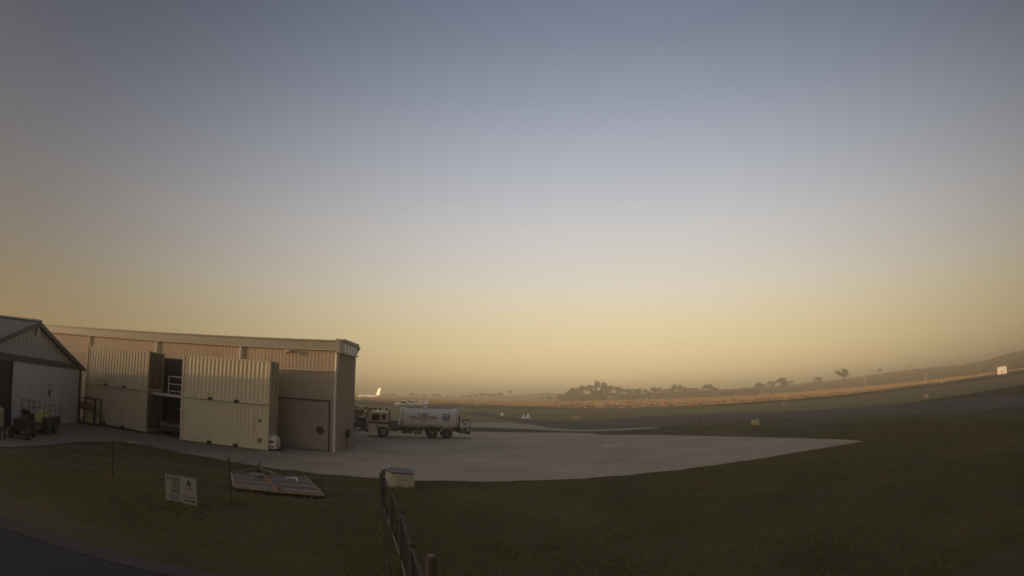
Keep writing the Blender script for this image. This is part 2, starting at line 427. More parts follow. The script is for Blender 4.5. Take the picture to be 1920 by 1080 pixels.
tb = MB(); rt_ = random.Random(21)
for i in range(42000):
    x = rt_.uniform(-330, 560); y0_ = dry_near(x) + 1; y = y0_ + max(60, 620 - y0_) * rt_.random() ** 1.4
    if 192 < y - 0.05 * x < 216: continue
    a = rt_.uniform(0, math.pi); wd_ = rt_.uniform(0.5, 1.3); hg_ = rt_.uniform(0.12, 0.34); dx, dy = math.cos(a) * wd_, math.sin(a) * wd_
    tb.add([(x - dx, y - dy, 0), (x + dx, y + dy, 0), (x + dx * .8 + rt_.gauss(0, .1), y + dy * .8 + rt_.gauss(0, .1), hg_), (x - dx * .7, y - dy * .7 + rt_.gauss(0, .1), hg_ * rt_.uniform(.6, 1))], [(0, 1, 2, 3)])
tag(tb.build('dry_grass', DRYT), 'dry orange grass standing in the paddock beyond the runway', 'grass', kind='stuff')

# ------------------------------------------------------------------ hills and ridge
def ridge(name, prof, D, near, back, m, seed, rough=1.0):
    """prof: (picture column, skyline row); the skyline stands at distance D, rising from ground at near"""
    cols = []
    n = 160
    x0, x1 = prof[0][0], prof[-1][0]
    def sky_y(x):
        for (a, ya), (b, yb) in zip(prof, prof[1:]):
            if a <= x <= b: return ya + (yb - ya) * (x - a) / (b - a)
    rows = [(near, 0.0), (near + (D - near) * 0.3, 0.22), (near + (D - near) * 0.65, 0.62), (D, 1.0), (D + (back - D) * 0.5, 0.7), (back, 0.0)]
    vs, fs = [], []
    for i in range(n + 1):
        x = x0 + (x1 - x0) * i / n
        top = max(0.1, zat(x, sky_y(x), D))
        for (dd, k) in rows:
            p = dirat(x, dd)
            h = top * k + (mnoise.noise(Vector((p.x / 60, p.y / 60, seed))) * rough if 0 < k < 1 else 0) - (1.0 if k == 0 else 0)
            vs.append((p.x, p.y, h))
    r = len(rows)
    for i in range(n):
        for j in range(r - 1):
            a = i * r + j; fs.append((a, a + r, a + r + 1, a + 1))
    o = MB().add(vs, fs).build(name, m, smooth=True)
    return tag(o, kind='structure'), sky_y
PR = [(1180, 741), (1280, 738.5), (1360, 733.5), (1430, 728), (1500, 722.5), (1560, 716), (1600, 711.5), (1640, 705), (1700, 697), (1760, 691), (1800, 688), (1850, 679), (1885, 667), (1920, 659), (1960, 656), (2080, 670), (2250, 710)]
_, ridge_y = ridge('wooded_ridge', PR, 950, 620, 1300, RIDGE, 1, 2)
PH = [(850, 746), (900, 744.5), (930, 743.2), (965, 740.5), (1000, 737.5), (1030, 736), (1060, 739), (1095, 743.5), (1160, 745.5)]
ridge('grassy_hill', PH, 1150, 800, 1500, HILLG, 5, 0.5)
PL = [(300, 713), (500, 727), (640, 735.5), (700, 739.5), (760, 742.5), (860, 744.2), (1000, 745), (1200, 743)]
ridge('far_rise', PL, 1500, 1000, 1900, HILLG, 8, 0.5)
# unseen low hill, added and shaped to keep the sun off the airfield
hx, hy = -420, -160
vs, fs = [], []
for i in range(41):
    s_ = -330 + 660 * i / 40
    edge_k = min(1, max(0, (330 - abs(s_)) / 110)) ** 0.5
    for d_, k in ((-160, 0), (-60, 0.8), (0, 1), (70, 0.75), (180, 0)):
        q = Vector((hx, hy)) + Vector((-0.296, 0.955)) * -s_ * -1 + Vector((-0.955, -0.296)) * -d_
        hgt = 28.7 * k * edge_k + 0.8 * mnoise.noise(Vector((s_ / 25, d_ / 40, 4))) * (k > 0) - (1 if k == 0 else 0)
        vs.append((q.x, q.y, hgt))
for i in range(40):
    for j in range(4):
        a = i * 5 + j; fs.append((a, a + 1, a + 6, a + 5))
tag(MB().add(vs, fs).build('unseen_shade_hill', HILLG, smooth=True), kind='structure')

# ------------------------------------------------------------------ trees
def tree_meshes(seed, h, spread, nclump, dead=False, leaf=0.75):
    rnd = random.Random(seed)
    tr = MB(); cl = MB(); tips = []
    lean = rnd.uniform(-0.8, 0.8)
    fork = h * rnd.uniform(0.32, 0.45)
    tr.tube([(0, 0, -0.4), (lean * 0.4, 0, fork * 0.6), (lean, 0, fork)], [h * 0.028, h * 0.022, h * 0.018], 6)
    nl = rnd.randint(4, 6)
    for i in range(nl):
        a = 2 * math.pi * i / nl + rnd.uniform(-0.4, 0.4)
        rr = spread * rnd.uniform(0.45, 1.0); zt = h * rnd.uniform(0.66, 0.95)
        mid = Vector((lean + math.cos(a) * rr * 0.45, math.sin(a) * rr * 0.45, (fork + zt) / 2 + rnd.uniform(-.3, .8)))
        tip = Vector((lean + math.cos(a) * rr, math.sin(a) * rr, zt))
        tr.tube([(lean, 0, fork), mid, tip], [h * 0.013, h * 0.009, h * 0.004], 5)
        tips.append(tip)
        for _ in range(2):
            t2 = mid.lerp(tip, 0.5) + Vector((rnd.uniform(-1, 1), rnd.uniform(-1, 1), rnd.uniform(0, 1))) * spread * 0.35
            tr.tube([mid, t2], [h * 0.006, h * 0.003], 4); tips.append(t2)
    tips.append(Vector((lean, 0, h * 0.95)))
    for k in range(nclump):
        c = rnd.choice(tips) + Vector((rnd.gauss(0, .12), rnd.gauss(0, .12), rnd.gauss(0, .05))) * spread
        rx, rz = spread * rnd.uniform(0.2, 0.36), h * rnd.uniform(0.06, 0.11)
        for _ in range(26 if not dead else 6):
            while True:
                u = Vector((rnd.uniform(-1, 1), rnd.uniform(-1, 1), rnd.uniform(-1, 1)))
                if 0.2 < u.length < 1: break
            p = c + Vector((u.x * rx, u.y * rx, u.z * rz))
            s1 = leaf * rnd.uniform(0.5, 1.1)
            a = Vector((rnd.gauss(0, 1), rnd.gauss(0, 1), rnd.gauss(0, .6))).normalized() * s1
            b = a.cross(Vector((rnd.gauss(0, 1), rnd.gauss(0, 1), rnd.gauss(0, 1)))).normalized() * s1 * 0.6
            cl.add([p - a - b, p + a - b * .4, p + a * .6 + b, p - a * .7 + b], [(0, 1, 2, 3)])
    return tr, cl
protos = []
for i, (h, s, n) in enumerate([(15, 5.0, 26), (12, 4.6, 22), (17, 4.2, 24), (9, 4.8, 20), (14, 6.5, 26), (16, 3.6, 12), (7, 3.4, 14)]):
    tr, cl = tree_meshes(100 + i, h, s, n)
    a = bpy.data.meshes.new('trunk'); a.from_pydata(tr.v, [], tr.f); a.materials.append(BARK)
    b = bpy.data.meshes.new('crown'); b.from_pydata(cl.v, [], cl.f); b.materials.append(LEAF)
    protos.append((a, b, h))
def gum(kind, pos, height, label, group=None, name='gum_tree', rz=None):
    a, b, h = protos[kind]
    t = thing(name, label, 'tree', pos, rz if rz is not None else random.uniform(0, 6.28), group)
    k = height / h; t.scale = (k, k, k)
    for nme, me in (('trunk', a), ('crown', b)):
        o = bpy.data.objects.new(nme, me); C.objects.link(o); o.parent = t
    return t
def gum_px(kind, px, ytop, D, label, zbase=None, group=None, **k):
    p = dirat(px, D); zt = zat(px, ytop, D)
    zb = 0.0 if zbase is None else zbase
    return gum(kind, (p.x, p.y, zb), zt - zb, label, group, **k)
belt = 'gum trees in the belt behind the dry paddock'
B = [(0, 1062, 736), (6, 1052, 741), (1, 1078, 728), (3, 1070, 733), (4, 1092, 724), (0, 1105, 723), (1, 1112, 730), (4, 1145, 724), (3, 1130, 731), (1, 1160, 726), (0, 1168, 729), (2, 1178, 729),
     (3, 1190, 731), (0, 1200, 729), (5, 1209, 730), (1, 1225, 727), (0, 1236, 728), (3, 1248, 731), (4, 1266, 722), (0, 1278, 726), (3, 1290, 729), (1, 1303, 728), (4, 1330, 721), (0, 1321, 723), (3, 1345, 729), (6, 1360, 733), (3, 1085, 735), (3, 1120, 735), (6, 1152, 737), (3, 1215, 734), (6, 1258, 734), (3, 1284, 734), (6, 1312, 733)]
for i, (k, px, yt) in enumerate(B):
    gum_px(k, px, yt, 560 + (i * 37) % 70, 'hazy grey-green gum tree in the long belt behind the orange dry paddock', group=belt)
gum_px(5, 1117, 715, 575, 'tallest thin-limbed gum tree sticking out above the distant tree belt')
gum_px(4, 1131, 718, 580, 'flat-topped gum tree just right of the tallest thin tree in the belt')
lowl = 'small trees along the far left skyline'
for i, (k, px, yt) in enumerate([(6, 716, 739), (6, 724, 738), (3, 735, 738), (6, 741, 740), (3, 772, 738), (3, 781, 739), (6, 790, 741), (3, 797, 740), (3, 812, 739), (3, 819, 739.5), (6, 826, 741), (6, 840, 742), (6, 848, 742), (6, 866, 742), (6, 874, 741), (3, 884, 740), (3, 893, 740), (6, 903, 737.5), (3, 909, 738), (6, 918, 738), (3, 927, 739), (3, 937, 737)]):
    gum_px(k, px, yt, 700 + (i * 53) % 60, 'small dark tree in the low broken row on the skyline behind the tanker truck', group=lowl)
gum_px(5, 957, 732.5, 760, 'lone round-headed tree on the left foot of the low grassy hill')
gum_px(6, 1026, 731.5, 1140, 'tiny tree standing on the summit of the low grassy hill', zbase=zat(1026, 736.8, 1140))
gum_px(6, 985, 750, 420, 'lone small tree standing in the orange dry paddock')
gum_px(3, 1016, 747, 450, 'left bushy tree of the pair in the dry paddock', group=None)
gum_px(3, 1030, 745, 440, 'larger right bushy tree of the pair in the dry paddock')
# trees on the right, standing on or before the wooded ridge
gum_px(6, 1424, 718, 680, 'small thin tree at the left end of the ridge tree group', zbase=0)
gum_px(1, 1432, 721, 660, 'low tree beside the big domed gum on the ridge foot')
gum_px(1, 1449, 715, 660, 'gum tree directly left of the big domed gum on the ridge foot')
gum_px(0, 1464, 709, 640, 'big domed gum tree, largest on the ridge foot right of the tree belt')
gum_px(3, 1474, 716, 640, 'low tree hugging the right side of the big domed gum')
gum_px(6, 1527, 715, 700, 'low bush left of the small tree on the skyline before the lone gum', zbase=4)
gum_px(3, 1535, 708, 700, 'small forked tree on the skyline left of the lone spreading gum', zbase=4)
gum_px(4, 1582, 693, 560, 'lone spreading gum tree standing clear above the ridge skyline', zbase=3, rz=0.5)
gum_px(6, 1651, 691, 930, 'small skyline tree on the ridge right of the lone spreading gum', zbase=15)
gum_px(3, 1706, 684, 930, 'forked tree on the ridge crest', zbase=20)
gum_px(3, 1735, 682.5, 930, 'rounded tree on the ridge crest right of the forked crest tree', zbase=21)
gum_px(0, 1836, 672, 900, 'dark domed tree on the ridge crest above the white pole', zbase=22)
# the bushland on the ridge: one mass
sb = MB(); rnd = random.Random(5)
for i in range(5200):
    x = rnd.uniform(1230, 2080)
    k = rnd.random() ** 0.6
    D = 640 + 320 * k
    top = max(0.3, zat(x, ridge_y(x), 950))
    kk = (D - 620) / 330
    base = top * (0.22 * kk / 0.3 if kk < 0.3 else 0.22 + (kk - 0.3) / 0.35 * 0.40 if kk < 0.65 else 0.62 + (kk - 0.65) / 0.35 * 0.38)
    p = dirat(x, D); hgt = rnd.uniform(1.5, 4.5) * (0.7 if kk > 0.85 else 1)
    for _ in range(7):
        q = Vector((p.x + rnd.gauss(0, 1.6), p.y + rnd.gauss(0, 1.6), base + hgt * rnd.uniform(0.1, 0.95)))
        a = Vector((rnd.gauss(0, 1), rnd.gauss(0, 1), rnd.gauss(0, .5))).normalized() * rnd.uniform(0.8, 1.7)
        b = a.cross(Vector((rnd.gauss(0, 1), rnd.gauss(0, 1), rnd.gauss(0, 1)))).normalized() * rnd.uniform(0.6, 1.1)
        sb.add([q - a - b, q + a - b, q + a + b, q - a + b], [(0, 1, 2, 3)])
tag(sb.build('bushland', SCRUB), 'brown-purple bushland covering the ridge on the right skyline', 'bushland', kind='stuff')
# undergrowth in the belt
sb = MB()
for i in range(2300):
    p = dirat(rnd.uniform(1050, 1420), rnd.uniform(560, 650)); hgt = rnd.uniform(1.5, 8.5)
    for _ in range(8):
        q = Vector((p.x + rnd.gauss(0, 2), p.y + rnd.gauss(0, 2), hgt * rnd.uniform(0.05, 0.95)))
        a = Vector((rnd.gauss(0, 1), rnd.gauss(0, 1), rnd.gauss(0, .5))).normalized() * rnd.uniform(0.7, 1.5)
        b = a.cross(Vector((rnd.gauss(0, 1), rnd.gauss(0, 1), rnd.gauss(0, 1)))).normalized() * rnd.uniform(0.5, 1.0)
        sb.add([q - a - b, q + a - b, q + a + b, q - a + b], [(0, 1, 2, 3)])
tag(sb.build('undergrowth', SCRUB), 'scrubby undergrowth beneath the distant belt of gum trees', 'undergrowth', kind='stuff')

# ------------------------------------------------------------------ big hangar
hg = thing('hangar', 'long brown metal-clad hangar with grey fascia behind the stacked containers', 'hangar', (-10.5, 30.7, 0))
W = MB()   # local x runs left (negative), y back
for x0 in range(-58, 0, 6):                       # cladding bays
    a = x0; b = min(0, x0 + 6) - 0.0
    m = MB(); m.corr((b, 0.0), (a, 0.0), 0.0, 6.24, 0.25, 0.007)
    # outward is -y: profile side is left of direction (b->a = -x  => left is -y)
    m.build('wall_sheet', WALL, hg)
MB().prism([(0, 0.01), (0, 3.6), (-2.5, 11.3), (-58, 11.3), (-58, 0.01)], 0.0, 6.2, 'z').build('wall_core', WALL, hg)
m = MB(); m.corr((0.0, 3.6), (0.0, 0.0), 0.0, 6.2, 0.25, -0.010)
m.build('end_wall', ENDWALL, hg)
MB().prism([(0.15, -0.28), (0.25, 3.7), (-2.4, 11.5), (-58.3, 11.5), (-58.3, -0.28)], 6.72, 6.80, 'z').build('roof', ROOFG, hg)
for x0 in range(-58, 0, 8):
    b = min(0.0, x0 + 8)
    f = MB().box(x0 + 0.006, b - 0.006 - (0.12 if b == 0 else 0), -0.32, -0.27, 6.26, 6.83).build('fascia_board', FASCIA, hg)
MB().box(-58, -0.02, -0.26, -0.025, 6.2, 6.26).build('soffit', TRIM, hg)
g = MB().box(-58, -0.10, -0.40, -0.325, 6.74, 6.82).build('gutter', FASCIA, hg)
# boxed end of the fascia with pale upright louvres on the end wall
bx = MB().box(-0.13, 0.16, -0.42, 0.42, 6.05, 6.90).build('fascia_end_box', FASCIA, hg)
MB().box(0.0, 0.10, 0.42, 3.55, 6.10, 6.96).build('louvre_back', ENDWALL, bx)
for i in range(5):
    y = 0.55 + i * 0.6
    MB().box(0.10, 0.16, y, y + 0.36, 6.22, 6.78).build('louvre', WHITE, hg)
MB().box(0.10, 0.2, 0.42, 3.6, 6.84, 6.98).build('louvre_head', FASCIA, hg)
for i in range(7):
    y = 0.5 + i * 0.44
    MB().box(0.10, 0.22, y, y + 0.3, 6.08, 6.17).build('bracket', TRIM, hg)
for x in (-0.12, -6.92, -14.13, -21.45):
    d = MB().tube([(x, -0.10, 0.02 if x > -1 else 0.1), (x, -0.10, 6.2)], 0.075 if x > -1 else 0.06, 8).build('downpipe', TRIM, hg)
    for z in (1.2, 3.4, 5.2):
        MB().box(x - 0.075, x + 0.075, -0.16, -0.02, z, z + 0.05).build('bracket', TRIM, d)
# big flush sliding door at the right end
dr = thing('sliding_door', None, None)
MB().box(-5.4, -0.5, -0.075, -0.028, 0.05, 3.05).build('door', mat('door_metal', (0.37, 0.305, 0.24), 0.6, vscale=0.5, var=0.2, streak=(1, 1, .3)), hg)
bpy.data.objects.remove(dr)
D_ = MB().box(-5.5, -0.42, -0.14, -0.08, 3.07, 3.15).build('door_track', STEELD, hg)
MB().box(-0.52, -0.47, -0.1, -0.03, 0.03, 3.06).build('door_jamb', STEELD, hg)
MB().box(-5.4, -0.5, -0.15, -0.08, 0.0, 0.06).build('door_sill', STEELD, hg)
v = MB().disc((-1.06, -0.09, 1.3), 0.22, (0, -1, 0), 0.12, 18).build('vent', STEELD, hg)
MB().disc((-1.06, -0.215, 1.3), 0.12, (0, -1, 0), 0.02, 14).build('vent_cap', mat('vent_black', (0.02, 0.02, 0.02), 0.6), v)
lt = MB().box(-3.5, -3.2, -0.34, -0.03, 6.0, 6.1).build('wall_light', WHITE, hg)
MB().disc((-3.35, -0.3, 6.02), 0.09, (0, -0.5, -1), 0.12, 10).build('lamp_head', STEEL, lt)
MB().box(-58, -0.02, -0.06, -0.025, 4.93, 4.97).build('flashing', TRIM, hg)
hr = MB(); hr.disc((0.03, 2.05, 1.05), 0.27, (1, 0, 0), 0.2, 20)
hr = hr.build('hose_reel', mat('reel_dark', (0.05, 0.05, 0.06), 0.5), hg)
MB().disc((0.24, 2.05, 1.05), 0.12, (1, 0, 0), 0.04, 14).build('reel_hub', STEEL, hr)
MB().box(0.03, 0.09, 2.02, 2.08, 0.15, 0.8).build('conduit', STEEL, hg)
wv = MB(); wv.disc((-30.7, 1.0, 6.8), 0.16, (0, 0, 1), 0.18, 12)
wv = wv.build('roof_vent', STEEL, hg)
hd = MB()
for k in range(4):
    hd.tube([(-30.7, 1.0, 7.0 + 0.1 * k), (-30.7, 1.0, 7.08 + 0.1 * k)], [(0.17, 0.27, 0.27, 0.15)[k], (0.27, 0.27, 0.2, 0.05)[k]], 12)
hd.build('vent_head', STEEL, wv)

# ------------------------------------------------------------------ small gabled hangar at the left
u = Vector((0.28, -1, 0)).normalized()
rzs = math.atan2(u.y, u.x)
sh = thing('gabled_shed', 'pale gabled shed with big sliding door and dark beam at the left edge', 'shed', (-28.6, 26.75, 0), rzs)
# local: x along the front (towards the camera), y = left of that, i.e. outwards is +y? front faces camera side
E_ = 3.72; AP = 5.9; HW = 5.83
MB().box(0, 11.66, -12, -0.06, 0, 3.6).build('wall', GABLEP, sh)
m = MB(); m.corr((11.66, -0.05), (0.0, -0.05), 0, 3.58, 0.2, -0.02); m.build('front_wall', GABLEP, sh)
g_ = MB().prism([(0, 3.60), (HW, AP - 0.12), (11.66, 3.60)], -0.30, -0.05, 'y').build('gable', GABLEP, sh)
mm = MB()
k = 0.35
while k < 11.4:
    top = 3.62 + (AP - 0.2 - 3.6) * (1 - abs(k - HW) / HW)
    mm.box(k, k + 0.03, -0.05, -0.03, 3.9, max(3.95, top)); k += 0.4
mm.build('gable_ribs', GABLEP, g_)['kind'] = 'stuff'
MB().box(-0.02, 11.7, -0.02, 0.12, 3.57, 3.9).build('door_beam', BEAMD, sh)
for sgn in (1, -1):
    a = (HW, AP); b = (HW + sgn * (HW + 0.42), AP - (AP - E_ + 0.0) * (HW + 0.42) / HW)
    def off(p, q): return (p[0], p[1] + q)
    MB().prism([off(a, 0.10), off(b, 0.10), off(b, 0.02), off(a, 0.02)], -12.3, 0.15, 'y').build('roof', ROOFG, sh)
    MB().prism([off(a, 0.115), off(b, 0.115), off(b, -0.16), off(a, -0.16)], 0.152, 0.20, 'y').build('barge_board', BEAMD, sh)
rc = MB().prism([(HW - 0.2, AP + 0.10), (HW - 0.1, AP + 0.2), (HW + 0.1, AP + 0.2), (HW + 0.2, AP + 0.10)], -12.3, 0.22, 'y').build('ridge_cap', FASCIA, sh)
MB().box(HW - 0.06, HW + 0.06, -0.03, 0.1, AP - 0.75, AP - 0.25).build('gable_bracket', TRIM, sh)
dd = MB().box(0.25, 8.1, 0.0, 0.055, 0.05, 3.55).build('sliding_door', PALEPANEL, sh)
for k in (2.2, 4.2, 6.15):
    MB().box(k, k + 0.02, 0.055, 0.065, 0.05, 3.55).build('panel_joint', GABLEP, dd)
MB().box(3.95, 4.07, 0.056, 0.12, 1.75, 2.15).build('handle', STEELD, dd)
MB().box(3.75, 4.2, 0.056, 0.07, 2.3, 2.5).build('notice', GABLEP, dd)
MB().box(8.1, 8.2, -0.02, 0.1, 0, 3.56).build('door_post', BEAMD, sh)
MB().box(-0.05, 0.12, -0.02, 0.1, 0, 3.56).build('corner_post', BEAMD, sh)
MB().box(8.25, 11.6, -0.02, 0.03, 0.05, 3.5).build('dark_door', mat('dark_bay', (0.05, 0.045, 0.042), 0.7, vscale=1, var=0.2), sh)

# ------------------------------------------------------------------ containers
def container(label, cream, h, Ln=6.06, loc=(0, 0, 0), rz=0, marks=False, Wd=2.44, group='stacked shipping containers'):
    t = thing('shipping_container', label, 'container', loc, rz, group)
    r = 0.14
    m = MB(); m.corr((0.13, 0.05), (Ln - 0.13, 0.05), 0.2, h - 0.12, 0.275, -0.022)
    sp = m.build('side_panel', cream, t)
    m = MB(); m.corr((0.13, Wd - 0.03), (Ln - 0.13, Wd - 0.03), 0.2, h - 0.12, 0.275, -0.024); m.build('side_panel', cream, t)
    m = MB(); m.corr((0.05, 0.13), (0.05, Wd - 0.13), 0.2, h - 0.12, 0.3, 0.035); m.build('end_panel', cream, t)
    MB().box(0.1, Ln - 0.1, 0.07, Wd - 0.07, 0.17, h - 0.03).build('body', cream, t)
    for x in (0, Ln - r):
        for y in (0, Wd - r):
            MB().box(x, x + r, y, y + r, 0.12, h - 0.12).build('corner_post', cream, t)
    for (z0, z1) in ((0.02, 0.2), (h - 0.12, h - 0.02)):
        fr = MB()
        segs = [(0.18, 1.95), (2.3, 3.76), (4.11, Ln - 0.18)] if z0 < 0.1 else [(0.18, Ln - 0.18)]
        for a, b in segs:
            fr.box(a, b, 0.0, 0.07, z0, z1); fr.box(a, b, Wd - 0.07, Wd, z0, z1)
        fr.box(0, 0.07, 0.18, Wd - 0.18, z0, z1); fr.box(Ln - 0.07, Ln, 0.18, Wd - 0.18, z0, z1)
        fr.build('bottom_rail' if z0 < 0.1 else 'top_rail', cream, t)
    for a in (1.95, 3.76):
        MB().box(a + 0.004, a + 0.346, 0.03, 0.08, 0.03, 0.16).build('fork_pocket', CDARK, t)
    for x in (0, Ln - 0.18):
        for y in (0, Wd - 0.18):
            for z in (0, h - 0.118):
                c = MB().box(x - 0.004, x + 0.184, y - 0.004, y + 0.184, z, z + 0.118).build('corner_casting', cream, t)
                if y == 0 : MB().box(x + 0.05, x + 0.13, -0.008, -0.004, z + 0.035, z + 0.085).build('casting_hole', CDARK, c)
    # doors at the +x end
    for y0, y1 in ((0.14, Wd / 2 - 0.005), (Wd / 2 + 0.005, Wd - 0.14)):
        d = MB().box(Ln - 0.05, Ln - 0.01, y0, y1, 0.2, h - 0.12).build('door', cream if cream is CREAM else DOORD, t)
        for q in ((y1 - y0) * 0.28, (y1 - y0) * 0.7):
            MB().tube([(Ln + 0.02, y0 + q, 0.12), (Ln + 0.02, y0 + q, h - 0.08)], 0.017, 6).build('locking_bar', STEEL, d)
        MB().box(Ln - 0.01, Ln + 0.03, y0 + 0.15, y1 - 0.12, 1.15, 1.2).build('handle', STEEL, d)
    if marks:
        MB().box(5.42, 5.60, -0.006, 0.015, 1.62, 1.74).build('data_plate', CDARK, t)
        MB().box(5.40, 5.64, -0.006, 0.015, 0.42, 0.66).build('warning_plate', mat('ochre_plate', (0.22, 0.15, 0.05), 0.6), t)
        for i in range(9):
            MB().box(5.17, 5.20, -0.004, 0.014, 1.02 + i * 0.13, 1.09 + i * 0.13).build('marking', CDARK, t)
    return t
rzc = rad(4.5)
R0 = (-19.85, 27.44)
def cpos(z, base=R0): return (base[0], base[1], z)
container('lower cream container of the right stack, ochre plate near its right end', CREAM, 2.59, loc=cpos(0.05), rz=rzc, marks=True, Wd=1.5)
container('upper cream container of the right stack, rust streaks near the top corner', CREAM, 2.59, loc=(R0[0], R0[1], 2.645), rz=rzc, Wd=1.5)
L0 = (-29.0, 27.66)
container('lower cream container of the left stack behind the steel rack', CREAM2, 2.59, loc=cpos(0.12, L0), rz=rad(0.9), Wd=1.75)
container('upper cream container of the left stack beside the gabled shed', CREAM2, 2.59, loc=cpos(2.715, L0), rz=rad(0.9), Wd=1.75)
for x in (0.1, 5.8):
    tag(MB().box(L0[0] + x, L0[0] + x + 0.2, L0[1] + 0.05, L0[1] + 1.6, 0.0, 0.118).build('timber_bearer', TIMBER), 'grey timber bearer under the %s end of the left container stack' % ('left' if x < 1 else 'right'), 'bearer', 'bearers under the left container stack')

# walkway with railing between the stacks
wk = thing('walkway', 'steel walkway with pale guard rail between the two container stacks', 'walkway', (-22.85, 28.3, 2.62))
MB().box(0.0, 2.9, 0.0, 2.0, 0.0, 0.07).build('deck', STEELD, wk)
MB().box(0.0, 2.9, -0.05, -0.002, -0.06, 0.10).build('edge_beam', mat('pale_steel', (0.46, 0.42, 0.38), 0.6), wk)
for x in (1.3, 2.75):
    MB().tube([(x, 0.02, 0.07), (x, 0.02, 1.22)], 0.025, 6).build('rail_post', TRIM, wk)
for z in (0.3, 0.75, 1.22):
    MB().tube([(1.3, 0.02, z), (2.75, 0.02, z)], 0.02, 6).build('rail', TRIM, wk)
MB().box(-1.9, 2.95, 2.02, 2.06, -2.58, 2.45).build('gap_shade_sheet', mat('gap_shade_dark', (0.045, 0.04, 0.04), 0.9), wk)  # dark sheet added to stand in for the shade between the stacks
# dark utility vehicle parked nose-out in the gap
ut = thing('parked_car', 'dark red utility vehicle parked nose-out under the walkway', 'car', (-21.4, 29.4, 0), 0)
MB().prism([(-0.85, 0.35), (-0.9, 0.75), (-0.82, 1.05), (0.82, 1.05), (0.9, 0.75), (0.85, 0.35)], -0.9, 1.0, 'y').build('bonnet', DKRED, ut)
MB().prism([(-0.82, 1.05), (-0.66, 1.72), (0.66, 1.72), (0.82, 1.05)], 0.35, 1.9, 'y').build('cabin', DKRED, ut)
MB().prism([(-0.72, 1.1), (-0.6, 1.62), (0.6, 1.62), (0.72, 1.1)], 0.30, 0.349, 'y').build('windscreen', GLASS, ut)
gr = MB().box(-0.55, 0.55, -0.96, -0.902, 0.62, 0.86).build('grille', STEELD, ut)
for i in range(3): MB().box(-0.54, 0.54, -0.975, -0.962, 0.65 + i * 0.07, 0.68 + i * 0.07).build('slat', STEEL, gr)
for s_ in (-1, 1):
    MB().box(s_ * 0.72 - 0.13, s_ * 0.72 + 0.13, -0.95, -0.902, 0.66, 0.84).build('headlight', STEEL, ut)
    MB().disc((s_ * 0.72 - 0.1, -0.35, 0.33), 0.33, (1, 0, 0), 0.2, 18).build('wheel', RUBBER, ut)
MB().box(-0.88, 0.88, -1.05, -0.96, 0.38, 0.56).build('bumper', STEELD, ut)
MB().box(-0.35, 0.35, 0.5, 0.6, 1.725, 1.8).build('roof_light', WHITE, ut)

# steel stillage before the left stack
rk = thing('steel_rack', 'two-tier dark steel rack standing before the left container stack', 'rack', (-28.75, 26.6, 0), rad(3))
for x in (0.05, 1.75):
    for y in (0.0, 0.75):
        MB().box(x, x + 0.07, y, y + 0.07, 0.0, 1.8).build('upright', STEELD, rk)
for z in (0.1, 1.0, 1.72):
    f = MB().box(0.12, 1.75, 0.0, 0.05, z, z + 0.07).box(0.12, 1.75, 0.77, 0.82, z, z + 0.07).build('beam', STEELD, rk)
    if z < 1.5: MB().box(0.1, 1.78, 0.05, 0.77, z + 0.02, z + 0.05).build('shelf', TIMBER, rk)
MB().box(1.87, 1.94, 0.0, 0.07, 0.0, 1.85).build('side_post', STEELD, rk)
tag(MB().box(0.2, 0.9, 0.1, 0.65, 0.0, 0.5).build('plastic_crate', YELLOW, loc=None), 'faded yellow crate on the lower shelf of the steel rack', 'crate')
o = bpy.data.objects['plastic_crate']; o.location = (-27.95, 26.75, 0.151)
b_ = MB(); b_.box(0, 0.8, 0, 0.5, 0, 0.42); o = tag(b_.build('cardboard_carton', RUST), 'brown carton on the upper shelf of the steel rack', 'carton'); o.location = (-28.5, 26.75, 1.051)

# white compressor beside the right stack
cp = thing('air_compressor', 'small white domed compressor beside the right container stack', 'compressor', (-13.85, 28.45, 0), rad(2))
prof = [(-0.42, 0.16), (-0.42, 0.62), (-0.30, 0.83), (-0.12, 0.92), (0.12, 0.92), (0.32, 0.82), (0.42, 0.6), (0.42, 0.16)]
MB().prism(prof, -0.3, 0.4, 'y').build('housing', TANKW, cp)
MB().box(-0.36, 0.36, -0.318, -0.302, 0.24, 0.3).build('vent_slot', STEELD, cp)
MB().box(0.0, 0.3, -0.318, -0.302, 0.5, 0.62).build('control_panel', STEELD, cp)
MB().box(-0.48, 0.5, -0.34, 0.44, 0.05, 0.155).build('base', STEELD, cp)
hp = [(0.45, -0.2, 0.4)]
for i in range(14):
    t_ = i / 13; hp.append((0.5 + 0.9 * t_ + 0.1 * math.sin(9 * t_), -0.25 - 0.5 * t_ + 0.12 * math.sin(7 * t_), max(0.04, 0.38 * (1 - t_ * 3))))
MB().tube(hp, 0.025, 6).build('hose', STEELD, cp)

# ------------------------------------------------------------------ tanker truck
tk = thing('tanker_truck', 'white fuel tanker truck lettered FLEET HELICOPTERS, parked side-on', 'truck', (-10.71, 43.44, 0), rad(13.36))
TW = 2.2
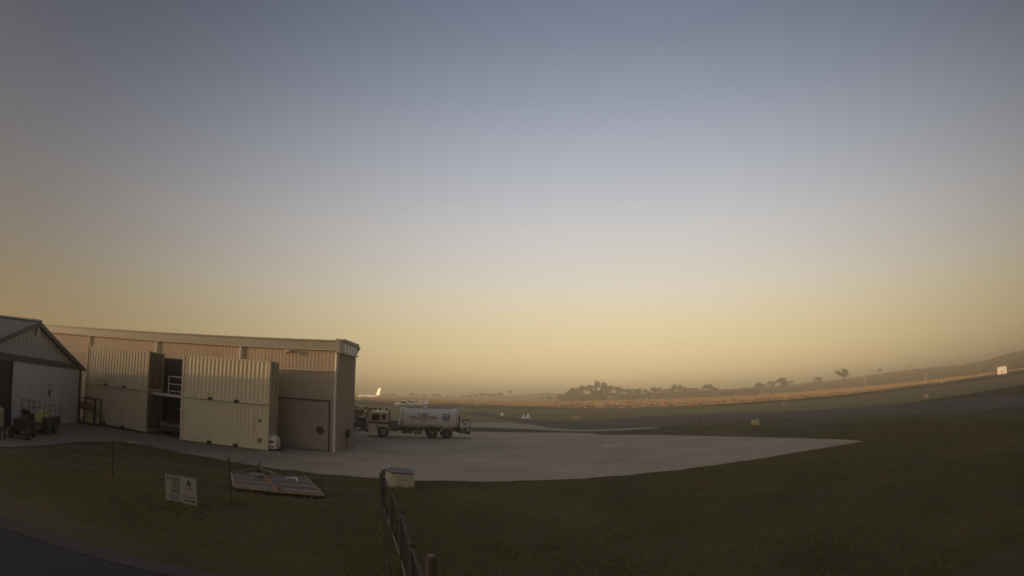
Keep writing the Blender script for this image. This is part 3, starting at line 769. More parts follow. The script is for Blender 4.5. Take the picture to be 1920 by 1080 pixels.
# cab: profile in x-z, extruded through the width
cabp = [(-1.25, 0.55), (-1.27, 1.38), (-1.10, 2.10), (-0.95, 2.2), (0.28, 2.2), (0.42, 2.1), (0.45, 1.45), (0.48, 1.1), (0.48, 0.98), (-0.55, 0.98), (-0.62, 0.55)]
cab = MB().prism(cabp, 0.0, TW, 'y').build('cab', CABP, tk)
MB().prism([(-1.03, 1.44), (-0.92, 1.98), (-0.32, 2.0), (-0.32, 1.44)], -0.006, 0.02, 'y').build('door_window', GLASS, cab)
MB().prism([(-0.12, 1.50), (-0.12, 1.98), (0.22, 1.98), (0.22, 1.50)], -0.006, 0.02, 'y').build('quarter_window', GLASS, cab)
MB().prism([(0.12, 1.44), (0.12, 1.98), (TW - 0.12, 1.98), (TW - 0.12, 1.44)], -1.26, -1.25, 'x').build('windscreen', GLASS, cab)
MB().prism([(-1.275, 1.20), (-1.275, 1.38), (0.46, 1.32), (0.47, 1.08), (0.2, 1.14)], -0.012, -0.001, 'y').build('stripe', MAROON, cab)
MB().box(-0.24, -0.22, -0.01, 0.0, 1.0, 2.0).build('door_seam', STEELD, cab)
MB().box(-0.45, -0.3, -0.02, -0.001, 1.4, 1.43).build('door_handle', STEELD, cab)
MB().tube([(-1.2, -0.02, 2.0), (-1.35, -0.2, 1.95), (-1.35, -0.2, 1.55), (-1.2, -0.02, 1.5)], 0.015, 6).build('mirror_arm', STEELD, cab)
MB().box(-1.38, -1.33, -0.27, -0.1, 1.6, 1.92).build('mirror', STEELD, cab)
MB().box(-1.45, -1.28, -0.02, TW + 0.02, 0.45, 0.68).build('bumper', STEELD, tk)
for y in (0.12, TW - 0.36): MB().box(-1.30, -1.272, y, y + 0.24, 0.75, 0.95).build('headlight', STEEL, tk)
arch = []
for i in range(13):
    a = math.pi * i / 12; arch.append((0.0 - 0.62 * math.cos(a), 0.5 + 0.5 * math.sin(a)))
arch2 = [(0.0 - 0.55 * math.cos(math.pi * (12 - i) / 12), 0.5 + 0.44 * math.sin(math.pi * (12 - i) / 12)) for i in range(13)]
MB().prism(arch + arch2, -0.03, 0.5, 'y').build('mudguard', CABP, tk)
MB().box(-0.95, 7.2, 0.62, 0.74, 0.62, 0.86).box(-0.95, 7.2, 1.46, 1.58, 0.62, 0.86).build('chassis', STEELD, tk)
def wheel(x, y, dual, R=0.475, parent=tk):
    wdt = 0.5 if dual else 0.28
    prof = [(0, R * 0.55), (0.0, R * 0.9), (0.04, R), (wdt - 0.04, R), (wdt, R * 0.9), (wdt, R * 0.55)]
    m = MB(); n = 28; o = 0
    for (yy, rr) in prof:
        for k in range(n):
            a = 2 * math.pi * k / n; m.v.append((x + rr * math.cos(a), y + yy, R + rr * math.sin(a)))
    for i in range(len(prof) - 1):
        for k in range(n):
            m.f.append((i * n + k, i * n + (k + 1) % n, (i + 1) * n + (k + 1) % n, (i + 1) * n + k))
    wh = m.build('wheel', RUBBER, parent)
    MB().disc((x, y + 0.08, R), R * 0.56, (0, 1, 0), wdt - 0.16, 22).build('rim', STEEL if not dual else STEELD, wh)
    MB().disc((x, y + 0.0, R), R * 0.2, (0, 1, 0), 0.085, 12).build('hub', STEEL, wh)
for x, dual in ((0.02, False), (4.18, True), (5.46, True)):
    wheel(x, 0.0, dual); wheel(x, TW - (0.5 if dual else 0.28), dual)
# tank: rounded-box section lofted along x
def sec(x, k=1.0, n=40):
    cy, cz, hw, hh = TW / 2, 1.72, 1.08 * k, 0.90 * k; r = []
    for i in range(n):
        a = 2 * math.pi * i / n; ca, sa = math.cos(a), math.sin(a)
        e = 2 / 2.6
        r.append((x, cy + hw * math.copysign(abs(ca) ** e, ca), cz + hh * math.copysign(abs(sa) ** e, sa)))
    return r
tm = MB(); secs = [sec(1.46, 0.80), sec(1.50, 0.93), sec(1.56, 1.0), sec(3.2, 1.0), sec(4.8, 1.0), sec(6.34, 1.0), sec(6.40, 0.93), sec(6.45, 0.80)]
n = 40
for s_ in secs: tm.v += s_
for i in range(len(secs) - 1):
    for k in range(n): tm.f.append((i * n + k, i * n + (k + 1) % n, (i + 1) * n + (k + 1) % n, (i + 1) * n + k))
tm.f.append(tuple(range(n))[::-1]); tm.f.append(tuple(range((len(secs) - 1) * n, len(secs) * n)))
tank = tm.build('tank', TANKW, tk, smooth=True)
for x in (1.62, 6.28):
    a = sec(x, 1.012); b = sec(x + 0.05, 1.012); m = MB(); m.v = a + b
    m.f = [(k, (k + 1) % n, n + (k + 1) % n, n + k) for k in range(n)]
    m.build('tank_band', STEEL, tank, smooth=True)
MB().box(2.0, 6.0, 0.62, 0.66, 2.60, 2.68).box(2.0, 6.0, TW - 0.66, TW - 0.62, 2.60, 2.68).build('walkway_rail', STEEL, tank)
for x in (2.8, 4.6): MB().disc((x, TW / 2, 2.58), 0.26, (0, 0, 1), 0.12, 16).build('hatch', STEEL, tank)
def tank_y(z):       # near face of the tank at height z
    q = min(1, abs((z - 1.72) / 0.90)); return TW / 2 - 1.08 * (1 - q ** 2.6) ** (1 / 2.6)
def text_mesh(s, size, bold=0.0, depth=0.0):
    cu_ = bpy.data.curves.new('lettering', 'FONT'); cu_.body = s; cu_.size = size; cu_.offset = bold; cu_.extrude = depth; cu_.align_x = 'CENTER'
    cu_.resolution_u = 3
    ob = bpy.data.objects.new('lettering_tmp', cu_); C.objects.link(ob)
    dg = bpy.context.evaluated_depsgraph_get()
    me = bpy.data.meshes.new_from_object(ob.evaluated_get(dg)); bpy.data.objects.remove(ob); bpy.data.curves.remove(cu_)
    return me
def tank_text(s, cx, z0, size, sx_=1.0):
    me = text_mesh(s, size, 0.012)
    bm = bmesh.new(); bm.from_mesh(me)
    for v_ in bm.verts:
        z = z0 + v_.co.y; v_.co = Vector((cx + v_.co.x * sx_, tank_y(z) - 0.008, z))
    bm.to_mesh(me); bm.free()
    me.materials.clear(); me.materials.append(PURPLE)
    o = bpy.data.objects.new('lettering', me); C.objects.link(o); o.parent = tank
tank_text('FLEET', 3.42, 1.97, 0.30, 1.25)
tank_text('HELICOPTERS', 3.42, 1.71, 0.30, 1.28)
for a, b, z in ((2.7, 4.15, 1.60), (3.1, 3.75, 1.48)):
    m = MB(); xx = a
    rr = random.Random(int(z * 100))
    while xx < b:
        wdt = rr.uniform(0.05, 0.14); m.add([(xx, tank_y(z) - 0.006, z), (xx + wdt, tank_y(z) - 0.006, z), (xx + wdt, tank_y(z + .05) - 0.006, z + .05), (xx, tank_y(z + .05) - 0.006, z + .05)], [(0, 1, 2, 3)]); xx += wdt + 0.04
    m.build('small_print', PURPLE, tank)
def ring(cx, cz, r0, r1, m_, name, off_, par):
    m = MB(); n_ = 32
    for r_ in (r0, r1):
        for k in range(n_):
            a = 2 * math.pi * k / n_; z = cz + r_ * math.sin(a); m.v.append((cx + r_ * math.cos(a), tank_y(z) - off_, z))
    m.f = [(k, (k + 1) % n_, n_ + (k + 1) % n_, n_ + k) for k in range(n_)]
    return m.build(name, m_, par)
lg = ring(5.36, 1.86, 0.001, 0.29, BLUEGREY, 'logo', 0.006, tank)
ring(5.36, 1.86, 0.28, 0.345, BLUELOGO, 'logo_ring', 0.010, lg)
# plain helicopter-like mark in the roundel
m = MB()
def tq(pts): m.add([(x, tank_y(z) - 0.012, z) for x, z in pts], [tuple(range(len(pts)))])
tq([(5.18, 1.93), (5.56, 1.93), (5.56, 1.95), (5.18, 1.95)]); tq([(5.24, 1.84), (5.34, 1.80), (5.44, 1.82), (5.44, 1.91), (5.30, 1.91)]); tq([(5.44, 1.87), (5.58, 1.88), (5.58, 1.90), (5.44, 1.90)])
m.build('logo_mark', BLUELOGO, lg)
# gear under and behind the tank
MB().box(0.55, 1.3, 0.12, 2.0, 0.55, 1.5).build('equipment_locker', mat('locker_grey', (0.16, 0.145, 0.12), 0.6, vscale=2, var=0.3), tk)
MB().tube([(0.52, 0.3, 0.9), (0.52, 0.3, 2.3)], 0.06, 8).build('exhaust_stack', STEELD, tk)
MB().box(1.5, 6.3, 0.35, TW - 0.35, 0.86, 0.96).build('tank_cradle', STEELD, tk)
for x in (1.55, 2.7, 3.9, 5.0, 6.1): MB().box(x, x + 0.1, 0.12, TW - 0.12, 0.84, 1.0).build('cradle_rib', STEELD, tk)
MB().box(1.6, 2.5, 0.05, 0.5, 0.42, 0.8).build('battery_box', STEELD, tk)
pu = MB().box(2.65, 3.3, 0.05, 0.5, 0.38, 0.78).build('pump_box', mat('pump_paint', (0.13, 0.115, 0.1), 0.6), tk)
MB().tube([(2.6, 0.03, 0.95), (3.3, 0.03, 0.92), (3.6, 0.03, 0.85)], 0.03, 6).build('pipe', STEEL, tk)
MB().tube([(2.0, 0.0, 0.98), (2.3, 0.0, 0.86), (2.5, 0.0, 0.98)], 0.025, 6).build('pipe', STEEL, tk)
MB().box(3.42, 3.47, 0.03, 0.08, 0.4, 0.85).build('ladder', TRIM, tk)
for x in (4.18, 5.46):
    ar = [(x - 0.60 * math.cos(math.pi * i / 10), 0.48 + 0.56 * math.sin(math.pi * i / 10)) for i in range(1, 10)]
    ar2 = [(x - 0.57 * math.cos(math.pi * i / 10), 0.48 + 0.53 * math.sin(math.pi * i / 10)) for i in range(9, 0, -1)]
    MB().prism(ar + ar2, -0.02, 0.5, 'y').build('mudguard', TANKW if x > 5 else STEELD, tk)
MB().box(6.5, 7.35, 0.3, TW - 0.3, 0.5, 0.68).build('rear_platform', STEELD, tk)
MB().box(7.2, 7.45, 0.1, TW - 0.1, 0.42, 0.66).build('rear_bumper', STEELD, tk)
MB().box(6.5, 6.62, 0.5, 1.7, 0.7, 2.1).build('pump_cabinet', mat('cabinet_maroon', (0.09, 0.045, 0.045), 0.6), tk)
fr = MB().tube([(6.78, 0.15, 0.68), (6.78, 0.15, 1.72)], 0.03, 6).tube([(6.78, 0.15, 0.95), (7.4, 0.15, 0.95)], 0.025, 6).build('reel_frame', TANKW, tk)
pts = [(7.10 + 0.36 * math.cos(a), 0.15, 1.32 + 0.36 * math.sin(a)) for a in [rad(-90 + 15 * i) for i in range(19)]]
MB().tube([(6.85, 0.15, 0.96)] + pts + [(6.85, 0.15, 1.68)], 0.045, 7).build('hose', STEELD, tk)
MB().disc((7.06, 0.12, 1.32), 0.14, (0, 1, 0), 0.3, 14).build('hose_drum', STEEL, tk)

# things seen between the hangar corner and the truck cab
tg = thing('ground_tug', 'small dark blue tow tug parked by the hangar corner left of the tanker cab', 'tug', (-15.0, 50.5, 0), rad(8))
MB().prism([(-1.1, 0.3), (-1.1, 0.85), (-0.2, 0.95), (0.1, 1.35), (0.9, 1.35), (1.0, 0.8), (1.0, 0.3)], -0.7, 0.7, 'y').build('body', mat('tug_blue', (0.05, 0.055, 0.09), 0.5), tg)
MB().box(-0.05, 0.8, -0.71, -0.702, 0.95, 1.28).build('side_window', GLASS, tg)
for x in (-0.65, 0.6):
    for y in (-0.72, 0.5): MB().disc((x, y, 0.28), 0.28, (0, 1, 0), 0.22, 16).build('wheel', RUBBER, tg)
sbm = MB(); rs = random.Random(3)
for i in range(420):
    q = Vector((rs.gauss(0, 1.3), rs.gauss(0, 0.7), abs(rs.gauss(0, 0.9)) + 0.1)); q.z = min(q.z, 2.0)
    a = Vector((rs.gauss(0, 1), rs.gauss(0, 1), rs.gauss(0, 1))).normalized() * 0.16; b = a.cross(Vector((rs.gauss(0, 1), 1, rs.gauss(0, 1)))).normalized() * 0.1
    sbm.add([q - a - b, q + a - b, q + a + b, q - a + b], [(0, 1, 2, 3)])
bs = thing('shrub', 'scruffy green shrub between the hangar corner and the tanker', 'shrub', (-17.3, 59, 0))
sbm.build('foliage', LEAF, bs)
for i in range(5): MB().tube([(0.2 * i - 0.4, 0, 0), (0.4 * i - 0.8, 0.1, 1.0)], 0.03, 5).build('stem', BARK, bs)

# ------------------------------------------------------------------ aircraft
def loft(m, st, n=14):
    o = len(m.v)
    for (x, cz, w_, h_) in st:
        for k in range(n):
            a = 2 * math.pi * k / n; m.v.append((x, w_ * math.cos(a), cz + h_ * math.sin(a)))
    for i in range(len(st) - 1):
        for k in range(n): m.f.append((o + i * n + k, o + i * n + (k + 1) % n, o + (i + 1) * n + (k + 1) % n, o + (i + 1) * n + k))
    m.f.append(tuple(range(o, o + n))[::-1]); m.f.append(tuple(range(o + (len(st) - 1) * n, o + len(st) * n)))
def wing(m, x0, c0, x1, c1, y1, z0, z1, th=0.16, y0=0.0, sides=(1, -1)):
    for s in sides:
        vs = []
        for (x, c, y, z, q) in ((x0, c0, y0, z0, th), (x1, c1, y1, z1, th * 0.5)):
            vs += [(x, s * y, z), (x + c * 0.3, s * y, z + q), (x + c, s * y, z), (x + c * 0.3, s * y, z - q * 0.3)]
        m.add(vs, [(0, 1, 5, 4), (1, 2, 6, 5), (2, 3, 7, 6), (3, 0, 4, 7), (0, 3, 2, 1), (4, 5, 6, 7)])
    return m
al = thing('airliner', 'white airliner with sunlit tail fin standing beyond the hangar corner', 'airliner', (-96.5, 324, 0), rad(-28))
al.scale = (0.74, 0.66, 0.74)
m = MB(); loft(m, [(-1.2, 2.2, .1, .1), (-0.4, 2.25, .8, .8), (1.5, 2.5, 1.3, 1.35), (16, 2.6, 1.3, 1.35), (21, 3.0, .8, .8), (25.5, 3.5, .2, .25)])
m.build('fuselage', PLANEW, al, smooth=True)
fin = MB().prism([(20.2, 3.6), (23.6, 9.8), (25.7, 9.8), (24.2, 3.6)], -0.16, 0.16, 'y')
fin.build('tail_fin', PLANEW, al)
wing(MB(), 20.5, 2.2, 22.4, 1.2, 4.5, 3.9, 4.2, 0.14).build('tailplane', PLANEW, al)
wing(MB(), 8.5, 3.2, 9.8, 1.4, 13, 1.9, 2.8, 0.3).build('wing', PLANEW, al)
for s in (-1, 1):
    m = MB(); mm_ = [(6.0, 2.3, .2, .25), (6.6, 2.3, .55, .6), (9, 2.35, .55, .6), (11.5, 2.4, .15, .2)]
    loft(m, mm_, 12); m.v = [(x, y + s * 4.2, z) for x, y, z in m.v]; m.build('engine', PLANEW, al, smooth=True)
for x, y in ((2.5, 0), (10, 2.5), (10, -2.5)):
    MB().tube([(x, y, 0.4), (x, y, 1.6)], 0.09, 6).disc((x, y - .15, 0.42), 0.42, (0, 1, 0), 0.3, 14).build('landing_gear', RUBBER, al)
def light_plane(label, loc, rz):
    t = thing('light_aircraft', label, 'aircraft', loc, rz, 'light aircraft behind the tanker')
    m = MB(); loft(m, [(-0.1, 1.25, .1, .1), (0.1, 1.25, .42, .42), (1.2, 1.3, .52, .55), (2.4, 1.45, .52, .62), (3.6, 1.3, .34, .38), (6.9, 1.2, .08, .12)], 12)
    f = m.build('fuselage', PLANEW, t, smooth=True)
    MB().prism([(1.35, 1.72), (1.6, 2.05), (2.6, 2.05), (3.1, 1.65)], -0.45, 0.45, 'y').build('canopy', GLASS, t)
    wing(MB(), 1.3, 1.5, 1.5, 1.2, 5.2, 2.07, 2.2, 0.15).build('wing', PLANEW, t)
    wing(MB(), 5.9, 0.95, 6.1, 0.7, 1.6, 1.3, 1.3, 0.05).build('tailplane', PLANEW, t)
    MB().prism([(5.6, 1.3), (6.5, 2.6), (7.15, 2.6), (7.0, 1.2)], -0.05, 0.05, 'y').build('tail_fin', PLANEW, t)
    for s in (-1, 1):
        MB().tube([(1.7, s * 0.5, 1.0), (1.7, s * 2.5, 2.1)], 0.03, 5).build('wing_strut', TRIM, t)
        MB().tube([(1.9, s * 0.4, 1.0), (1.9, s * 1.0, 0.25)], 0.05, 5).disc((1.9, s * 1.0 - 0.08, 0.22), 0.22, (0, 1, 0), 0.16, 12).build('main_wheel', RUBBER, t)
    MB().box(-0.16, -0.1, -0.07, 0.07, 0.4, 2.1).build('propeller', STEELD, t)
    MB().tube([(0.4, 0, 0.9), (0.4, 0, 0.2)], 0.04, 5).disc((0.4, -0.06, 0.18), 0.18, (0, 1, 0), 0.12, 12).build('nose_wheel', RUBBER, t)
    return t
lp = light_plane('high-wing light aircraft directly behind the front of the tank', (-29.7, 133, 0), rad(8))
light_plane('light aircraft standing behind the other, its fin further right', (-30.3, 146, 0), rad(4))
dm = thing('covered_aircraft', 'small white domed cockpit cover right of the two light aircraft', 'cover', (-22.0, 134, 0))
MB().tube([(0, 0, 0), (0, 0, 0.5), (0, 0, 0.85), (0, 0, 1.0)], [0.95, 0.9, 0.55, 0.1], 14).build('dome', PLANEW, dm, smooth=True)
MB().box(-1.0, 1.0, -0.3, 0.3, 0.0, 0.12).build('base', STEEL, dm)

# ------------------------------------------------------------------ airfield markers
gm = thing('gable_marker', 'x', 'marker', (0, 0, 0), 0, 'white gable markers along the runway edge')
MB().prism([(-1, 0), (0, 0.8), (1, 0)], -0.9, 0, 'y').build('marker_shell', WHITE, gm)
MB().box(-1.05, 1.05, -0.93, 0.03, -0.01, 0.03).build('marker_base', STEEL, gm)
G = [((1010, 760), 'first runway gable marker right of the paddock tree'), ((1033, 758.8), 'gable marker before the bushy pair of paddock trees'),
     ((1119, 762), 'wide gable marker nearest the tree belt centre'), ((1157, 757.5), 'gable marker before the middle of the tree belt'),
     ((1277, 754), 'gable marker below the right half of the tree belt'), ((1315, 751.5), 'gable marker below the last tree of the belt'),
     ((1400, 747.8), 'gable marker left of the big domed gum tree'), ((1470, 758), 'long gable marker alone on the grass right of centre'),
     ((1765, 717.5), 'gable marker on the slope below the far white box'), ((895, 759), 'gable marker just above the rear of the tank'),
     ((863, 764.5), 'small gable marker above the rear end of the tank'), ((878, 769), 'bright gable marker right of the tank top')]
for i, ((px, py), lb) in enumerate(G):
    p = gnd(px, py); D = p.length
    k = D * 5.5 / 980 / 2 * (0.8 if D < 200 else 1.0)
    o = gm if i == 0 else copy_tree(gm)
    o.location = p; o.rotation_euler = (0, 0, rad(-10) if px < 1300 else rad(-35)); o.scale = (k, k, k * 0.75); o['label'] = lb
pr = thing('cone_marker', 'left of two pale cone markers on the grass above the taxiway', 'marker', gnd(982, 785), 0, 'pair of pale cone markers')
MB().tube([(0, 0, 0), (0, 0, 0.75)], [0.42, 0.08], 14).build('cone', WHITE, pr)
MB().box(-0.5, 0.5, -0.5, 0.5, 0, 0.04).build('base', STEEL, pr)
copy_tree(pr, gnd(991, 785), label='right of two pale cone markers on the grass above the taxiway', scale=(1.2, 1.2, 1.2))
rcm = copy_tree(pr, gnd(1246, 759), label='faded red cone marker on the far grass below the tree belt', scale=(2.4, 2.4, 2.4))
rcm['group'] = 'far cones'
for ch in kids(rcm):
    if ch.name.startswith('cone'):
        ch.data = ch.data.copy(); ch.data.materials[0] = mat('cone_red', (0.55, 0.16, 0.09), 0.6)
copy_tree(pr, gnd(942, 779.5), label='single pale cone marker at the near end of the dark taxiway', scale=(1, 1, 1.0))
def board_sign(label, px, py, wpx, hpx, m, rz=0.0, legs=2, name='airfield_sign', face=None):
    p = gnd(px, py); D = p.length; wd = wpx / 980 * D; ht = hpx / 980 * D
    t = thing(name, label, 'sign', p, rz)
    MB().box(-wd / 2, wd / 2, -0.05, 0.05, ht * 0.3, ht).build('board', m, t)
    for s in ((-0.35, 0.35) if legs == 2 else (0,)):
        MB().box(wd * s - 0.04, wd * s + 0.04, 0.051, 0.12, 0, ht * 0.8).build('leg', STEELD, t)
    if face:
        for (a, b, c, d) in face: MB().box(wd * a, wd * b, -0.062, -0.052, ht * c, ht * d).build('symbol', BLACK, t)
    return t
board_sign('left panel of the yellow taxiway signs on the central grass', 1073, 789, 6, 9, YELLOW, rad(-8), face=[(-.2, .2, .5, .8)])
board_sign('middle panel of the yellow taxiway signs on the central grass', 1079.5, 789.5, 6, 9, YELLOW, rad(-8), face=[(-.25, -.05, .45, .85)])
board_sign('pale right panel of the taxiway signs on the central grass', 1086, 788.5, 5, 8, mat('pale_yellow', (0.5, 0.42, 0.2), 0.6), rad(-8))
board_sign('yellow box sign alone on the grass right of the apron', 1416, 801, 14, 13, YELLOW, rad(-25), face=[(-.3, -.12, .42, .6), (.05, .2, .62, .8), (.2, .35, .42, .55)])
board_sign('small round-looking yellow sign on the far right slope', 1737, 750, 9, 9, mat('sign_cream', (0.5, 0.45, 0.28), 0.6), rad(-40), face=[(-.3, .3, .52, .62)])
for i, px in enumerate((1311, 1317)):
    p = gnd(px, 805); t = tag(MB().tube([(0, 0, 0), (0, 0, 1.0)], 0.07, 8).disc((0, 0, 1.0), 0.09, (0, 0, 1), 0.05, 8).build('marker_post', mat('post_orange', (0.22, 0.10, 0.06), 0.8), loc=p), '%s of two short brown posts on the grass beyond the apron' % ('left' if i == 0 else 'right'), 'post', 'two brown posts')
# far white equipment hut on the right, catching the sun
p = dirat(1879, 352)
hut = thing('equipment_hut', 'small white hut catching orange sun on the far right slope', 'hut', (p.x, p.y, 1.0), rad(-62))
MB().box(-3.1, 3.1, -1.5, 1.5, -1.0, 3.2).build('wall', WHITE, hut)
MB().box(-3.3, 3.3, -1.7, 1.7, 3.2, 3.4).build('roof', STEEL, hut)
MB().box(-0.5, 0.5, -1.53, -1.502, -0.9, 1.2).build('door', STEEL, hut)
p = dirat(1147, 566)
fh = thing('farmhouse', 'tiny bright white farmhouse roof among the belt of gum trees', 'house', (p.x, p.y, 0), rad(20))
MB().box(-3.5, 3.5, -3, 3, 0, 2.6).build('wall', WHITE, fh)
MB().prism([(-3.4, 2.6), (0, 4.6), (3.4, 2.6)], -3.8, 3.8, 'x').build('roof', PLANEW, fh)
p = dirat(1622, 560)
ws = thing('windsock', 'white windsock and pole on the slope right of the lone gum', 'windsock', (p.x, p.y, 0))
MB().tube([(0, 0, 0), (0, 0, 8.5)], 0.22, 6).build('pole', TRIM, ws)
MB().tube([(0.1, 0, 8.3), (2.2, 0, 7.2)], [0.8, 0.35], 10).build('sock', WHITE, ws)
p = dirat(1836, 520)
tag(MB().tube([(0, 0, 0), (0, 0, 9)], 0.2, 6).disc((0, 0, 9), 0.5, (0, 0, 1), 0.4, 8).build('light_pole', TRIM, loc=p), 'slender white pole below the dark domed tree at far right', 'pole')
p = dirat(1735, 560)
tag(MB().tube([(0, 0, 0), (0.3, 0, 6), (1.6, 0, 9)], [0.35, 0.25, 0.1], 6).tube([(0.3, 0, 5), (-1.0, 0, 7.5)], [0.2, 0.08], 5).build('dead_tree', TRIM, loc=p), 'pale dead forked tree on the slope under the ridge crest', 'tree')
# boundary fence of the airfield: pale posts far away
# ------------------------------------------------------------------ near fence, sign, trolley and pit box
def picket(x, y, h, label, lean=0.0, grp='steel fence pickets'):
    t = thing('fence_picket', label, 'fence post', (x, y, 0), 0, grp)
    MB().tube([(0, 0, -0.1), (lean, 0, h)], 0.028, 6).build('post', POSTM, t)
    MB().disc((lean, 0, h - 0.0), 0.034, (0, 0, 1), 0.05, 6).build('cap', STEELD, t)
    return t
wf = thing('wire_fence', 'low wire fence along the grass in front of the apron', 'fence', (0, 0, 0))
fpts = [(-3.99, 16.0), (-8.44, 14.39), (-13.37, 14.24), (-19.0, 12.0)]
hts = [1.22, 1.47, 1.39, 1.3]
for (x, y), h, ln in zip(fpts, hts, (-0.03, -0.05, 0.02, 0)):
    MB().tube([(x, y, -0.1), (x + ln, y, h)], 0.03, 6).build('post', POSTM, wf)
for (a, b) in zip(fpts, fpts[1:]):
    for k in (0.35, 0.7, 1.02):
        pts = []
        for i in range(9):
            q = i / 8; pts.append((a[0] + (b[0] - a[0]) * q, a[1] + (b[1] - a[1]) * q, k - 0.05 * math.sin(math.pi * q)))
        MB().tube(pts, 0.004, 4).build('wire', STEEL, wf)
# second fence coming towards the camera: chain-link between posts with a top rail
cf = thing('chain_link_fence', 'chain-link fence with top rail running towards the camera at bottom centre', 'fence', (0, 0, 0))
cpts = [(-3.95, 16.1), (-3.05, 13.3), (-2.3, 10.9), (-1.6, 8.4), (-0.95, 6.2)]
for i, (x, y) in enumerate(cpts):
    MB().tube([(x, y, -0.1), (x, y, 1.22 if i else 1.3)], 0.045 if i else 0.06, 8).build('post', POSTM, cf)
for a, b in zip(cpts, cpts[1:]):
    MB().tube([(*a, 1.15), (*b, 1.15)], 0.026, 6).build('top_rail', POSTM, cf)
    MB().tube([(*a, 0.08), (*b, 0.08)], 0.012, 5).build('bottom_wire', STEEL, cf)
wm = MB()
for a, b in zip(cpts, cpts[1:]):
    Ln = math.dist(a, b); dx, dy = (b[0] - a[0]) / Ln, (b[1] - a[1]) / Ln
    k = -1.05
    while k < Ln:
        for s in (1, -1):
            s0, s1 = (k, k + 1.05) if s > 0 else (k + 1.05, k)
            z0, z1 = 0.08, 1.13
            # clip to the bay
            def cl(sv, z, so, zo):
                if sv < 0: q = (0 - sv) / (so - sv); return 0, z + (zo - z) * q
                if sv > Ln: q = (sv - Ln) / (sv - so); return Ln, z + (zo - z) * q
                return sv, z
            p0 = cl(s0, z0, s1, z1); p1 = cl(s1, z1, s0, z0)
            if abs(p0[0] - p1[0]) < 0.02 or min(s0, s1) > Ln or max(s0, s1) < 0: continue
            wm.tube([(a[0] + dx * p0[0], a[1] + dy * p0[0], p0[1]), (a[0] + dx * p1[0], a[1] + dy * p1[0], p1[1])], 0.0015, 3, cap=False)
        k += 0.16
tag(wm.build('wire_mesh', STEELD, cf), kind='stuff')
for (x, y), (x2, y2) in (((-2.95, 12.0), (-3.15, 12.7)), ((-2.35, 10.0), (-2.7, 11.2))):
    MB().tube([(x, y, 0.02), (x2, y2, 1.1)], 0.02, 6).build('brace', POSTM, cf)
bo = thing('timber_bollard', 'round-topped timber bollard right of the near fence', 'bollard', (-1.45, 9.55, 0))
MB().tube([(0, 0, -0.1), (0, 0, 0.62), (0, 0, 0.66)], [0.11, 0.105, 0.08], 14).build('post', mat('bollard_wood', (0.11, 0.08, 0.06), 0.9, vscale=4, var=0.3), bo)
MB().disc((0, 0, 0.661), 0.07, (0, 0, 1), 0.01, 14).build('cap', WOODPALE, bo)

# AVGAS placard
sg = thing('hazard_sign', 'white two-panel AVGAS 1203 placard with black flame symbol on the grass', 'sign', (-9.33, 12.95, 0), rad(4))
sb_ = MB().box(-0.56, 0.0, -0.012, 0.012, 0.14, 0.90).build('sign_panel', SIGNW, sg)
sr = MB().box(0.008, 0.54, -0.012, 0.012, 0.12, 0.90).build('sign_panel', SIGNW, sg)
for x in (-0.45, 0.45): MB().box(x - 0.025, x + 0.025, 0.013, 0.05, -0.1, 0.88).build('stake', STEELD, sg)
def flat_text(s, size, x, z, par, y=-0.0135, sxx=1.0, m=BLACK, name='lettering'):
    me = text_mesh(s, size, 0.006)
    for v_ in me.vertices: v_.co = Vector((x + v_.co.x * sxx, y, z + v_.co.y))
    me.materials.clear(); me.materials.append(m)
    o = bpy.data.objects.new(name, me); C.objects.link(o); o.parent = par
flat_text('AVGAS', 0.165, -0.28, 0.755, sb_, sxx=0.95)
flat_text('1203', 0.19, -0.22, 0.57, sb_, sxx=0.95)
flat_text('3YE', 0.21, -0.22, 0.36, sb_)
m = MB()
for z in (0.725, 0.535): m.box(-0.54, -0.02, -0.0145, -0.0125, z, z + 0.008)
for i, z in enumerate((0.29, 0.24, 0.19)): m.box(-0.5 + 0.04 * i, -0.08, -0.0145, -0.0125, z, z + 0.022)
m.build('small_print', BLACK, sb_)
fl = [(0.27, 0.86), (0.25, 0.80), (0.205, 0.755), (0.19, 0.70), (0.215, 0.65), (0.245, 0.635), (0.235, 0.685), (0.262, 0.72), (0.28, 0.665), (0.305, 0.635), (0.345, 0.665), (0.355, 0.715), (0.325, 0.77), (0.30, 0.79), (0.295, 0.83)]
MB().add([(x, -0.0135, z) for x, z in fl], [tuple(range(len(fl)))]).build('flame_symbol', BLACK, sr)
m = MB()
for a, b, z in ((0.12, 0.44, 0.58), (0.2, 0.34, 0.535), (0.08, 0.48, 0.36), (0.06, 0.50, 0.31), (0.1, 0.22, 0.2), (0.26, 0.33, 0.2), (0.36, 0.5, 0.2)):
    m.box(a, b, -0.0145, -0.0125, z, z + 0.016 if z > 0.25 else z + 0.05)
m.box(0.04, 0.51, -0.0145, -0.0125, 0.285, 0.292)
m.build('small_print', BLACK, sr)
pl_ = tag(MB().tube([(0, 0, 0), (0.3, 0.05, 0.012), (0.62, 0.02, 0.01)], 0.02, 6).tube([(0.25, 0.25, 0.01), (0.55, 0.45, 0.012)], 0.02, 6).build('yellow_rod', YELLOW, loc=(-20.4, 22.7, 0.04)), 'short yellow rods lying at the apron edge near the left container stack', 'rods')

